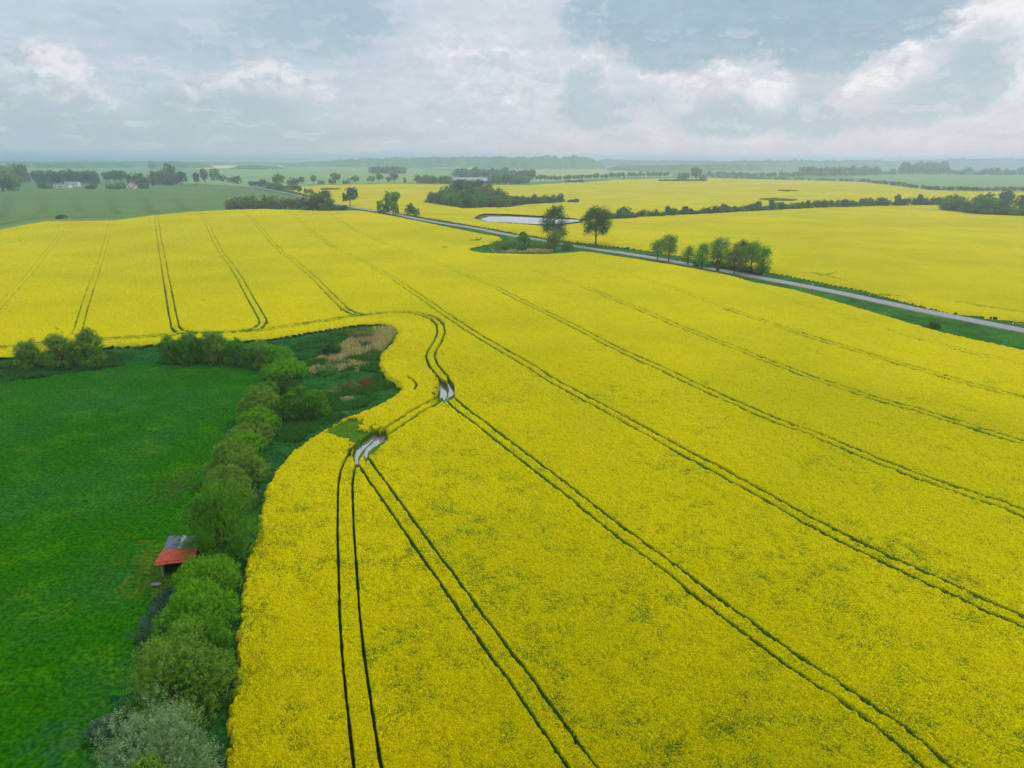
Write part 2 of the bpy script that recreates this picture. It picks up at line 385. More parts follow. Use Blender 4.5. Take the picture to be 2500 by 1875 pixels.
WHEAT_LANES = [[(8, 530), (20, 480)], [(104, 521), (104, 475)], [(197, 517), (182, 482)], [(290, 522), (265, 480)], [(378, 520), (350, 484)], [(460, 512), (425, 484)], [(0, 548), (90, 531), (180, 529), (290, 532)]]

lanes_w = [poly(l, 0.9) for l in LANES]
LANES += [[(470, 813), (437, 809), (428, 800)], [(550, 811), (581, 810), (608, 806), (630, 801), (642, 790)], [(888, 769), (863, 766), (842, 755)], [(1074, 793), (1060, 779), (1037, 770), (1012, 765), (990, 763), (963, 762.5), (922, 765), (889, 769)]]
LANE_W += [.45, .50, .50, .48]
lanes_w = [poly(l, 0.9) for l in LANES]
scars_w = [(poly(l, 0.9), h) for l, h in SCARS]
wheat_w = [poly(l, 0.2) for l in WHEAT_LANES]

# ------------------------------------------------------------------ polar grid shared by ground and crops (fine near, coarse far)
th = np.concatenate([np.arange(-180, -62, 4.0), np.arange(-62, -44.5, 0.5), np.arange(-44.5, 44.5, 0.062), np.arange(44.5, 62, 0.5), np.arange(62, 181, 4.0)])
th = np.unique(np.round(th, 4)); thr = np.radians(th)
s_near = np.concatenate([np.arange(1.50, 0.36, -0.00125), np.arange(0.36, 0.12, -0.0008)]); s_far = np.arange(0.12, 0.0205, -0.00050)
s_vfar = np.arange(0.0205, 0.0030, -0.0005)
R_near = np.concatenate([CAM_H / s_near, CAM_H / s_far])
R_all = np.concatenate([[2, 8, 15, 22, 26], R_near, CAM_H / s_vfar, [15600.]])


def grid(rad):
    rr, tt = np.meshgrid(rad, thr, indexing='ij')
    return rr * np.sin(tt), rr * np.cos(tt), rr


def cellsize(rr, ds=.00125):
    d = np.where(rr < CAM_H / .12, ds, .0005)
    return d * rr * rr / CAM_H, rr * math.radians(.062)


def sheet(name, Xg, Yg, Zg, keep, attrs, mat):
    Rn, Cn = Xg.shape
    f = keep[:-1, :-1] & keep[1:, :-1] & keep[:-1, 1:] & keep[1:, 1:]
    r, c = np.nonzero(f)
    a = r * Cn + c
    q = np.stack([a, a + 1, a + Cn + 1, a + Cn], 1)     # outward rows, clockwise columns -> up-facing needs check
    q = q[:, ::-1]
    used = np.zeros(Rn * Cn, bool); used[q.ravel()] = True
    mp = np.cumsum(used) - 1
    V = np.stack([Xg.ravel()[used], Yg.ravel()[used], Zg.ravel()[used]], 1)
    return mk_mesh(name, V, mp[q], {k: (v.reshape(-1, v.shape[-1])[used] if v.ndim == 3 else v.ravel()[used]) for k, v in attrs.items()}, mat, smooth=False)


def lane_dip(x, y, rr):
    """0..1 how deep the wheel lanes are cut into the crop; also a soft far version"""
    dr, dt = cellsize(rr)
    dip = np.zeros(x.shape, np.float32)
    ux = x / rr; uy = y / rr
    wob = .4 * vnoise(x, y, 1.6, 5) + .75 * vnoise(x, y, .5, 6)

    def run(pl, hw, off):
        best = np.full(x.shape, 99.0, np.float32); cl = np.zeros(x.shape, np.float32)

        def f(idx, dist, d, s):
            sn = np.abs(ux[idx] * d[1] - uy[idx] * d[0]); cs = np.sqrt(np.maximum(0, 1 - sn * sn))
            cell = sn * dr[idx] + cs * dt[idx]
            nearer = dist < best[idx]
            best[idx] = np.where(nearer, dist, best[idx]); cl[idx] = np.where(nearer, cell, cl[idx])
        seg_each(x, y, pl, 6.0 + off, f)
        k = best < 98
        h = hw * (0.38 + 0.85 * wob[k]); we = np.sqrt(h * h + (0.5 * cl[k]) ** 2)
        e = np.exp(-(np.abs(best[k] - off) / we) ** 4) * np.minimum(1, 1.25 * h / we)
        dip[k] = np.maximum(dip[k], e)
    for pl, hw in zip(lanes_w, LANE_W): run(pl, hw, 0.96)
    for pl, hw in scars_w: run(pl, hw, 0)
    return dip


# ------------------------------------------------------------------ materials
def principled(name, rough=0.9, spec=0.2):
    m = bpy.data.materials.new(name); m.use_nodes = True
    t = NT(m.node_tree)
    b = t.n('ShaderNodeBsdfPrincipled'); b.inputs['Roughness'].default_value = rough
    b.inputs['Specular IOR Level'].default_value = spec
    o = t.n('ShaderNodeOutputMaterial'); t.l(b.outputs[0], o.inputs[0])
    return m, t, b


def mat_ground():
    m, t, b = principled('ground_soil_and_grass', .98, .0)
    a = t.n('ShaderNodeAttribute', attribute_name='land'); g = t.n('ShaderNodeNewGeometry')
    p = g.outputs['Position']
    n1 = t.noise(p, 2.2, 4, .7); n2 = t.noise(p, 0.11, 4, .6); n3 = t.noise(p, .018, 3, .5)
    c = t.mix(t.ramp(n1.outputs[0], .30, .72), t.mix(1.0, a.outputs[0], (.42, .47, .45), 'MULTIPLY'), t.mix(1.0, a.outputs[0], (1.7, 1.55, 1.4), 'MULTIPLY'))
    c = t.mix(t.ramp(n2.outputs[0], .38, .70), c, t.mix(1.0, c, (1.18, 1.08, .85), 'MULTIPLY'))
    c = t.mix(t.ramp(n3.outputs[0], .4, .62), c, t.mix(1.0, c, (.85, .95, .95), 'MULTIPLY'))
    t.l(c, b.inputs['Base Color'])
    bp = t.n('ShaderNodeBump'); bp.inputs['Strength'].default_value = .5; bp.inputs['Distance'].default_value = .12
    t.l(n1.outputs[0], bp.inputs['Height']); t.l(bp.outputs[0], b.inputs['Normal'])
    return m


def mat_rape():
    m, t, b = principled('rapeseed_flowers_and_stems', .95, .0)
    a = t.n('ShaderNodeAttribute', attribute_name='flower').outputs['Fac']
    g = t.n('ShaderNodeNewGeometry'); p = g.outputs['Position']
    fine = t.noise(p, 6.5, 3, .8); med = t.noise(p, .55, 4, .62)
    big = t.noise(t.vec('MULTIPLY', p, (.55, .55, .55)), .045, 4, .55)
    yel = t.mix(t.ramp(fine.outputs[0], .35, .68), (.350, .290, .0001), (.590, .512, .0002))
    yel = t.mix(t.ramp(big.outputs[0], .35, .68), yel, t.mix(1.0, yel, (.84, .88, 1.0), 'MULTIPLY'))
    wide = t.noise(p, .009, 3, .5)
    yel = t.mix(t.ramp(wide.outputs[0], .36, .64), yel, t.mix(1.0, yel, (.90, .92, 1.0), 'MULTIPLY'))
    grn = t.mix(t.ramp(fine.outputs[0], .35, .7), (.026, .085, .006), (.075, .175, .010))
    olv = (.26, .25, .002)
    # flower cover: attribute plus noise, so green shows through in small gaps
    k = t.math('ADD', a, t.math('MULTIPLY', t.math('SUBTRACT', fine.outputs[0], .5), 1.9))
    k = t.math('ADD', k, t.math('MULTIPLY', t.math('SUBTRACT', med.outputs[0], .5), .55))
    c = t.mix(t.ramp(k, .30, .52), grn, olv)
    c = t.mix(t.ramp(k, .46, .74), c, yel)
    t.l(c, b.inputs['Base Color'])
    bp = t.n('ShaderNodeBump'); bp.inputs['Strength'].default_value = .6; bp.inputs['Distance'].default_value = .10
    t.l(fine.outputs[0], bp.inputs['Height']); t.l(bp.outputs[0], b.inputs['Normal'])
    return m


def mat_leaf(name, c1, c2, trans=.35):
    m, t, b = principled(name, .85, .06)
    a = t.n('ShaderNodeAttribute', attribute_name='tone').outputs['Fac']
    r = t.n('ShaderNodeObjectInfo').outputs['Random']
    c = t.mix(a, c1, c2)
    c = t.mix(t.math('MULTIPLY', r, .5), c, t.mix(1.0, c, (1.10, .90, .9), 'MULTIPLY'))
    t.l(c, b.inputs['Base Color'])
    tr = t.n('ShaderNodeBsdfTranslucent'); t.l(t.mix(1.0, c, (1.1, 1.25, .6), 'MULTIPLY'), tr.inputs[0])
    mx = t.n('ShaderNodeMixShader'); mx.inputs[0].default_value = trans
    t.l(b.outputs[0], mx.inputs[1]); t.l(tr.outputs[0], mx.inputs[2])
    out = [n for n in t.nt.nodes if n.type == 'OUTPUT_MATERIAL'][0]
    t.l(mx.outputs[0], out.inputs[0])
    return m


def mat_simple(name, c1, c2, scale=3.0, rough=.85, stretch=(1, 1, 1), spec=.2, coord='Object'):
    m, t, b = principled(name, rough, spec)
    tcn = t.n('ShaderNodeTexCoord')
    v = t.vec('MULTIPLY', tcn.outputs[coord], stretch)
    n = t.noise(v, scale, 5, .65)
    t.l(t.mix(t.ramp(n.outputs[0], .3, .7), c1, c2), b.inputs['Base Color'])
    return m


def mat_water():
    m, t, b = principled('still_muddy_water', .04, .5)
    b.inputs['Base Color'].default_value = (.10, .095, .085, 1)
    g = t.n('ShaderNodeNewGeometry')
    n = t.noise(g.outputs['Position'], 1.4, 3, .6)
    bp = t.n('ShaderNodeBump'); bp.inputs['Strength'].default_value = .06; bp.inputs['Distance'].default_value = .02
    t.l(n.outputs[0], bp.inputs['Height']); t.l(bp.outputs[0], b.inputs['Normal'])
    b.inputs['IOR'].default_value = 1.33
    b.inputs['Metallic'].default_value = .8; b.inputs['Base Color'].default_value = (.46, .455, .445, 1); b.inputs['Coat Weight'].default_value = 0.3; b.inputs['Coat Roughness'].default_value = .03; b.inputs['Coat IOR'].default_value = 2.2
    return m


M_ground = mat_ground(); M_rape = mat_rape(); M_water = mat_water()
M_bark = mat_simple('bark', (.05, .04, .028), (.11, .09, .065), 6, .95)
M_leaf_green = mat_leaf('leaves_green', (0.04, 0.16, 0.005), (0.14, 0.35, 0.016))
M_leaf_bright = mat_leaf('leaves_bright', (0.068, 0.24, 0.004), (0.185, 0.44, 0.014))
M_leaf_olive = mat_leaf('leaves_olive', (0.082, 0.195, 0.012), (0.225, 0.395, 0.05))
M_leaf_grey = mat_leaf('leaves_grey_green', (0.115, 0.205, 0.075), (0.29, 0.4, 0.2))
M_leaf_dark = mat_leaf('leaves_dark', (0.022, 0.085, 0.014), (0.075, 0.17, 0.03))
M_leaf_brown = mat_leaf('leaves_brown_green', (0.105, 0.15, 0.022), (0.2, 0.25, 0.065))
M_soil = mat_simple('wet_soil', (.085, .062, .038), (.19, .145, .10), 1.2, .8, coord='Object')
M_asphalt = mat_simple('worn_asphalt', (.18, .185, .20), (.26, .262, .28), .9, .9)
M_reed = mat_simple('dry_reed', (.30, .20, .09), (.52, .38, .20), 1.5, .9)
M_rust = mat_simple('rust_red_weeds', (.13, .055, .02), (.26, .12, .05), 1.5, .9)
M_white = mat_simple('white_plastic', (.62, .62, .62), (.8, .8, .8), 2, .6)
M_black = mat_simple('black_band', (.02, .02, .02), (.04, .04, .04), 2, .6)

# ------------------------------------------------------------------ ground
Xg, Yg, RR = grid(R_all)
x = Xg; y = Yg
jit = 0.35 + RR * .0012
jx = x + (fbm(x, y, 3.0, 2, 31) - .5) * 2 * jit; jy = y + (fbm(x, y, 3.0, 2, 37) - .5) * 2 * jit
GRASS = np.array([.0125, .086, .0005]); ROUGH = np.array([.015, .074, .016]); BLUEG = np.array([.014, .060, .026])
land = np.empty(x.shape + (3,), np.float32); land[:] = (.020, .078, .012)
# distant patchwork of fields
far = RR > 1150
pid = np.floor((y - .25 * x) / 520.0 + 1.4 * vnoise(x, y, 1900, 3)); pidx = np.floor((x + .3 * y) / 780.0)
hsh = _hash(pid, pidx, 77)
pal = np.array([(.12, .22, .10), (.16, .24, .12), (.09, .19, .09), (.20, .26, .12), (.11, .22, .12)], np.float32)
land[far] = pal[(hsh[far] * 4.999).astype(int)]


def paint(pg, c, jitter=True, z=0):
    pg = poly(pg, z)
    m = inside(jx if jitter else x, jy if jitter else y, pg)
    land[m] = c
    return m


def blend(pg, c, soft=3.0, amt=1.0, sc=1.2, seed=61, z=0):
    pgw = poly(pg, z)
    d = sdist(x, y, pgw, 8.0)
    k = np.clip(.5 + (d + (fbm(x, y, sc, 3, seed) - .5) * 3.2 * soft) / soft, 0, 1) * amt
    k = np.where(d <= -7.9, 0, k)[..., None]
    land[:] = land * (1 - k) + np.array(c) * k
    return k[..., 0]


WHEAT = paint([(-300, 475), (0, 467), (121, 461), (202, 461), (367, 460), (428, 454), (506, 444), (560, 450), (620, 460), (739, 484), (820, 500), (850, 512), (640, 515), (500, 520), (400, 526), (280, 541), (100, 545), (0, 562), (-300, 610)], (.098, .170, .062))
paint([(0, 556), (90, 536), (180, 533), (300, 534), (290, 545), (100, 545), (0, 565)], (.12, .19, .07))
paint([(440, 445), (500, 425), (560, 412), (700, 410), (907, 409), (1010, 412), (1100, 420), (1100, 444), (900, 448), (730, 452), (600, 455)], (.17, .28, .11))
paint([(1230, 414), (1480, 414), (1640, 424), (1640, 431), (1500, 432), (1380, 440), (1290, 445)], (.26, .32, .13))
paint([(1290, 403), (1500, 406), (1640, 412), (1500, 413), (1250, 411)], (.20, .28, .13))
paint([(2060, 430), (2140, 425), (2500, 425), (2900, 428), (2900, 468), (2500, 464), (2330, 462), (2215, 452)], (.15, .26, .12))
paint([(70, 403), (360, 405), (350, 440), (100, 430)], (.14, .26, .13))
paint([(470, 404), (660, 401), (830, 404), (820, 409), (640, 408), (480, 413)], (.60, .50, .10))
paint([(1020, 404), (1160, 408), (1150, 413), (1060, 410)], (.42, .38, .12))
mA = inside(x, y, FIELD_A); land[sdist(x, y, FIELD_A, 4.0) > (.8 + RR * .012).clip(0, 3.9)] = (.034, .060, .014)
mC = inside(x, y, FIELD_C); land[sdist(x, y, FIELD_C, 6.0) > 5.9] = (.05, .075, .016)
for p_ in PUD: blend(p_, (.095, .075, .048), 1.2, .9, .7, 63)
pb = inside(jx, jy, poly(POND_BANK)); land[pb] = (.085, .10, .045)
mM = inside(x, y, MEADOW)
edgeM = sdist(x, y, poly([(-300, 955), (0, 936), (60, 927), (129, 917), (249, 902), (308, 892), (388, 887), (447, 890), (597, 894), (655, 930), (640, 1000), (600, 1100), (540, 1240), (500, 1340), (440, 1480), (380, 1600), (330, 1700), (280, 1875), (200, 2200), ('w', -30, -60), ('w', -500, -60)]), 6.0)
inner = np.clip(.5 + (edgeM + (fbm(x, y, 2.5, 3, 41) - .5) * 5) / 3.0, 0, 1)
cN = fbm(x, y, 14, 3, 51)[..., None]; cN2 = fbm(x, y, 3.2, 3, 53)[..., None]
nearv = (RR < 700) & ~mA & ~mC & ~mM & ~WHEAT & ~pb
land[nearv] *= (.55 + 1.1 * cN2 + .35 * (cN > .5))[nearv]
gcol = GRASS * (1 - .75 * np.clip((cN - .42) * 4, 0, 1)) + np.array([.018, .084, .010]) * (.75 * np.clip((cN - .42) * 4, 0, 1))
gcol = gcol + np.array([.016, .026, -.001]) * np.clip((.46 - cN2) * 3.0, 0, 1)
rcol = ROUGH * (.75 + .6 * cN2)
mcol = gcol * inner[..., None] + rcol * (1 - inner[..., None])
land[mM] = mcol[mM]


blend([(343, 1329), (328, 1368), (318, 1428), (308, 1453), (388, 1455), (428, 1428), (470, 1415), (460, 1385), (423, 1380), (380, 1350)], (.065, .095, .006), 2.2, .6)
blue = blend([(378, 1473), (428, 1438), (440, 1470), (423, 1548), (378, 1597), (350, 1560)], BLUEG, 1.6, 1.0, .8)
blue = np.maximum(blue, blend([(298, 1712), (348, 1672), (353, 1732), (300, 1850), (239, 1786)], BLUEG * .8, 1.6, .9, .8))
blend([(395, 1217), (420, 1165), (465, 1150), (475, 1180), (440, 1215)], (.030, .050, .014), 2.8, .6, 1.0)
blend([(225, 1790), (100, 1840), (90, 1780), (230, 1745)], BLUEG, 2.0, .5, 1.0)
reedz = blend([(808, 880), (830, 850), (870, 828), (915, 803), (958, 802), (968, 818), (945, 845), (930, 862), (875, 870), (840, 885)], (.16, .15, .05), 3.5, .45, 1.0)
reedz2 = blend([(740, 900), (790, 870), (845, 880), (850, 895), (800, 905)], (.16, .14, .06), 4.0, .4, 1.0)
rustz = blend([(800, 960), (830, 945), (885, 935), (905, 930), (890, 950), (850, 965), (810, 968)], (.13, .07, .025), 3.5, .55, 1.0)
blend([(835, 960), (850, 985), (830, 1000)], (.24, .17, .10), 3, .6, 1.0)
blend([(2150, 722), (2500, 770), (2800, 830), (2800, 850), (2500, 792), (2380, 770)], (.24, .16, .075), 2.5, .6, 2.0)
blend([(1200, 606), (1350, 609), (1350, 617), (1200, 616)], (.20, .17, .09), 2.0, .35, 2.0)
# relief of the grass
dr, dt = cellsize(np.maximum(RR, 20))
cellm = np.maximum(dr, dt)
amp = np.where(mM, .17 + .18 * (1 - inner), .08) * np.clip(1.4 - RR / 500, 0, 1)
amp = amp + .30 * blue
rel = amp * ((vnoise(x, y, .45, 71) - .5) * .8 + (vnoise(x, y, 1.1, 72) - .5) * 1.3 + (vnoise(x, y, 3.0, 73) - .5) * .9)
rel = np.where(mA | mC, 0, rel)
Zg = terrain(x, y) + rel
# the pond and puddle beds lie low
# wheel marks in the distant wheat
wl = np.zeros(x.shape, np.float32)
for pl in wheat_w:
    def f(idx, dist, d, s):
        ce = cellm[idx] * .35 + .4
        wl[idx] = np.maximum(wl[idx], np.exp(-((dist - 1.5) / ce) ** 2) * np.minimum(1, 1.1 / ce))
    seg_each(x, y, pl, 14.0, f)
land *= (1 - .5 * np.clip(wl, 0, 1))[..., None]
g_me = sheet('ground', Xg, Yg, Zg, np.ones(x.shape, bool), {'land': land}, M_ground)
# the inner disc right below the camera
ground = mk_obj('ground', g_me); tag(ground, kind='structure')

# ------------------------------------------------------------------ rapeseed crops
Xc, Yc, RC = grid(R_near)
x, y = Xc, Yc
ter = terrain(x, y)
drc, dtc = cellsize(RC)
dip = lane_dip(x, y, RC)
for pgp in PUD:
    for zz in (0.0, .45, .9, 1.3, 1.6):
        dip[inside(x, y, poly(pgp, zz))] = 1.0
for k, pgp in enumerate(GAP):
    for zz in ((0.4,) if k == 0 else (0.0, 1.0)):
        m = inside(x + (vnoise(x, y, .8, 91) - .5) * 1.6, y + (vnoise(x, y, .8, 92) - .5) * 1.6, poly(pgp, zz))
        dip[m] = np.maximum(dip[m], .62 + .35 * vnoise(x, y, .7, 93)[m])
bare = np.zeros(x.shape, bool)


def _bare(idx, dist, d, s_): bare[idx] |= dist < 1.7


for li in (0, 1): seg_each(x, y, lanes_w[li], 2.0, _bare)
white_n = np.random.default_rng(4).random(x.shape).astype(np.float32) - .5
small = vnoise(x, y, .38, 81) - .5; mid = vnoise(x, y, 1.3, 82) - .5; bigw = fbm(x, y, 9, 2, 83) - .5
patch = fbm(x * .9 + y * .35, y * .5, 7.0, 3, 84)       # thin strips along the drilling
thin = np.clip((patch - .64) * 4, 0, 1) * np.clip(1.3 - RC / 260, 0, 1)
relc = small * .26 + mid * .26 + (vnoise(x, y, 3.1, 86) - .5) * .16 + bigw * .25 + white_n * .14 * np.clip(1.2 - RC / 400, .25, 1)


def crop(name, pg, label, holes=(), soft=0.0, cat='crop'):
    jj = .22 + RC * .0005
    d = sdist(x, y, pg, 6.0) + (fbm(x, y, 1.3, 2, 95) - .5) * 2 * np.minimum(jj, 1.0) + (vnoise(x, y, .42, 96) - .5) * .7 * np.clip(1.3 - RC / 200, 0, 1)
    for h in holes:
        hp = poly(h, .3); d = np.minimum(d, np.where(inside(x, y, hp), -2.0, 6.0))
    edge = np.clip(d / np.maximum(.4 + soft, 1.7 * drc), 0, 1)
    top = np.clip(edge * (1 - dip), 0, 1)
    regrow = np.where(bare | (dip > .995), 0.0, .48) * edge      # plants grow back low in the lesser used wheel lanes
    H_ = regrow + (1.15 - regrow) * (top if soft else np.power(top, .6)) + relc * np.clip(top * 1.4, 0, 1)
    fl = (np.ones_like(edge) if soft else np.minimum(1, .15 + edge * 2.6)) * (1 - dip) ** .8 * .93 + relc * .85 - thin * .15
    near = np.clip(1.15 - RC / 260, 0, 1)
    fl = fl - .27 * near + .08 * (1 - near)
    keep = (d > -.35) & (top > .0) | (d > -.1)
    me = sheet(name, x, y, ter + np.maximum(H_, .02), keep, {'flower': fl}, M_rape)
    return tag(mk_obj(name, me), label, cat, None, 'stuff')


crop('rapeseed_crop', FIELD_A, 'near yellow rapeseed crop in bloom cut by paired tramlines')
crop('rapeseed_crop', FIELD_C, 'yellow rapeseed crop spreading beyond the country road to the hedges', [POND_BANK, COPSE] + HOLES_C, 2.0)


# ------------------------------------------------------------------ flat strips and water
def strip(name, pl_px, halfw, z, mat, width_fn=None, off=0.0, step=3.0, kind='structure', crown=0.0):
    pl = poly(pl_px, 0) if not isinstance(pl_px, np.ndarray) else pl_px
    d = np.r_[0, np.cumsum(np.hypot(*np.diff(pl, axis=0).T))]
    s = np.arange(0, d[-1], step)
    cx = np.interp(s, d, pl[:, 0]); cyy = np.interp(s, d, pl[:, 1])
    k = max(1, int(round((6 if step < 1 else 18) / step)))
    ker = np.ones(2 * k + 1) / (2 * k + 1)
    pad = lambda a: np.r_[a[0] + (a[0] - a[k:0:-1]), a, a[-1] + (a[-1] - a[-2:-k - 2:-1])]
    cx = np.convolve(pad(cx), ker, 'valid'); cyy = np.convolve(pad(cyy), ker, 'valid')
    tx = np.gradient(cx); ty = np.gradient(cyy); L = np.hypot(tx, ty); nx, ny = -ty / L, tx / L
    rows = []
    offs = [off - halfw, off, off + halfw]
    for i, o in enumerate(offs):
        X_ = cx + nx * o; Y_ = cyy + ny * o
        rows.append(np.stack([X_, Y_, terrain(X_, Y_) + z + (crown if i == 1 else 0)], 1))
    V = np.concatenate(rows); n = len(cx); q = []
    for r in range(2):
        for i in range(n - 1): q.append((r * n + i + 1, r * n + i, (r + 1) * n + i, (r + 1) * n + i + 1))
    return V, np.array(q)


V, q = strip('road', ROAD, 2.7, .12, M_asphalt, crown=.05)
road = mk_obj('road', mk_mesh('road', V, q, mat=M_asphalt)); tag(road, kind='structure')
# edge skirts so that the road stands on the verge
for sgn in (-1, 1):
    V, q = strip('road_shoulder', ROAD, .45, .09, M_soil, off=sgn * 3.1)
    V[: len(V) // 3, 2] -= (.12 if sgn < 0 else 0); V[-(len(V) // 3):, 2] -= (.12 if sgn > 0 else 0)
    tag(mk_obj('road_shoulder', mk_mesh('road_shoulder', V, q, mat=M_ground if False else M_soil)), kind='structure')
# bare soil in the most used wheel lanes
Vs, Qs, b0 = [], [], 0
for li in (0, 1):
    for o in (-.96, .96):
        V, q = strip('t', lanes_w[li], .26, .03, M_soil, off=o, step=.8)
        Vs.append(V); Qs.append(q + b0); b0 += len(V)
tag(mk_obj('wheel_track', mk_mesh('wheel_track', np.concatenate(Vs), np.concatenate(Qs), mat=M_soil)), kind='structure')


def sheet_poly(name, px, z, mat, kind='structure', zc=0.0):
    pg = poly(px, zc)
    m = MB(); me = bpy.data.meshes.new(name)
    zz = [float(terrain(a, b)) + z for a, b in pg]
    zz = [max(zz)] * len(zz)
    vs_ = [(a, b, c) for (a, b), c in zip(pg, zz)]
    fc = list(range(len(vs_)))
    area = sum(pg[i - 1][0] * pg[i][1] - pg[i][0] * pg[i - 1][1] for i in range(len(pg)))
    if area < 0: fc = fc[::-1]
    me.from_pydata(vs_, [], [fc]); me.materials.append(mat); me.update()
    o = mk_obj(name, me); tag(o, kind=kind)
    return o


sheet_poly('pond_water', POND, .12, M_water)
for k, p_ in enumerate(PUD): sheet_poly('puddle_water', p_, .06, M_water)


# ------------------------------------------------------------------ foliage
def leaves(centers, size, tone, rng, tilt=None, aspect=.55):
    n = len(centers)
    nr = rng.normal(size=(n, 3)); nr /= np.linalg.norm(nr, axis=1)[:, None]
    if tilt is not None:
        nr = nr * .62 + tilt * .9 + np.array([0, 0, .25])
    nr /= np.linalg.norm(nr, axis=1)[:, None]
    a = np.cross(nr, rng.normal(size=(n, 3))); a /= np.linalg.norm(a, axis=1)[:, None] + 1e-9
    b = np.cross(nr, a)
    s = size * (0.7 + .6 * rng.random(n)); s = s[:, None]
    V = np.empty((n, 4, 3)); V[:, 0] = centers - a * s * .5; V[:, 2] = centers + a * s * .5
    V[:, 1] = centers - b * s * .5 * aspect; V[:, 3] = centers + b * s * .5 * aspect
    return V.reshape(-1, 3), np.arange(4 * n).reshape(n, 4), np.repeat(tone, 4)


def crown_points(rng, lobes, n_cl, per, sig, shell=.2, up=.35, shoot=0.0):
    lobes = np.array(lobes)
    wgt = (lobes[:, 3] * lobes[:, 4]) ** 1.0; wgt /= wgt.sum()
    k = rng.choice(len(lobes), n_cl, p=wgt); L = lobes[k]
    d = rng.normal(size=(n_cl, 3)); d[:, 2] += up; d /= np.linalg.norm(d, axis=1)[:, None]
    rad = 1 - np.abs(rng.normal(size=n_cl)) * shell
    rad = np.clip(rad, .15, 1.06)[:, None]
    C = L[:, :3] + d * rad * L[:, [3, 3, 4]]
    ctone = rng.random(n_cl)
    C2 = np.repeat(C, per, 0); dd = np.repeat(d, per, 0); tone = np.repeat(ctone, per)
    if shoot:
        t = rng.random(len(C2))[:, None]
        ax = dd * .7 + np.array([0, 0, .7]); ax /= np.linalg.norm(ax, axis=1)[:, None]
        C2 = C2 + ax * t * shoot + rng.normal(size=C2.shape) * sig * (1.1 - .7 * t)
        tone = tone * .6 + .5 * t[:, 0] * rng.random(len(C2))
    else:
        C2 = C2 + rng.normal(size=C2.shape) * sig
        tone = tone * .7 + .3 * rng.random(len(C2))
    ok = C2[:, 2] > .05
    return C2[ok], np.clip(tone[ok], 0, 1), dd[ok]


def bush_meshes(seed, Wd, Ht, n, leaf, mat, dense=1.0, domes=9):
    rng = np.random.default_rng(seed); rw = Wd / 2
    lobes = [(0, 0, Ht * .40, rw * .70, Ht * .44)]
    for i in range(domes + 9):
        a = i * 2.4 + rng.random() * .8; q = rw * (.18 + .56 * rng.random()); r = rw * (.15 + .27 * rng.random() ** 1.5)
        top_ = Ht * (1.02 - .62 * (q / rw) ** 2) * (.74 + .30 * rng.random())
        r2 = min(r * 1.25, top_ * .5)
        lobes.append((math.cos(a) * q, math.sin(a) * q, top_ - r2, r, r2))
    for i in range(8):
        a = i * .785 + rng.random() * .5; r = rw * (.30 + .12 * rng.random())
        lobes.append((math.cos(a) * rw * .62, math.sin(a) * rw * .62, r * .7, r, r * .9))
    per = 16
    C, tone, d = crown_points(rng, lobes, max(20, n // per), per, leaf * .8, .13 / dense, .35, shoot=max(.35, Ht * .07))
    V, q, t = leaves(C, leaf, tone, rng, tilt=d, aspect=.42)
    fol = mk_mesh('bush_foliage', V, q, {'tone': t}, mat)
    m = MB()
    for i in range(9):
        a = rng.random() * 6.283; e = rw * (.25 + .4 * rng.random())
        tip = (math.cos(a) * e, math.sin(a) * e, Ht * (.6 + .22 * rng.random()))
        r0 = .05 + Ht * .010
        m.tube([(math.cos(a) * .2, math.sin(a) * .2, -.2), (math.cos(a) * e * .45, math.sin(a) * e * .45, tip[2] * .5), tip], [r0, r0 * .7, r0 * .2], 5)
    return fol, m.mesh('bush_stem', M_bark, True)


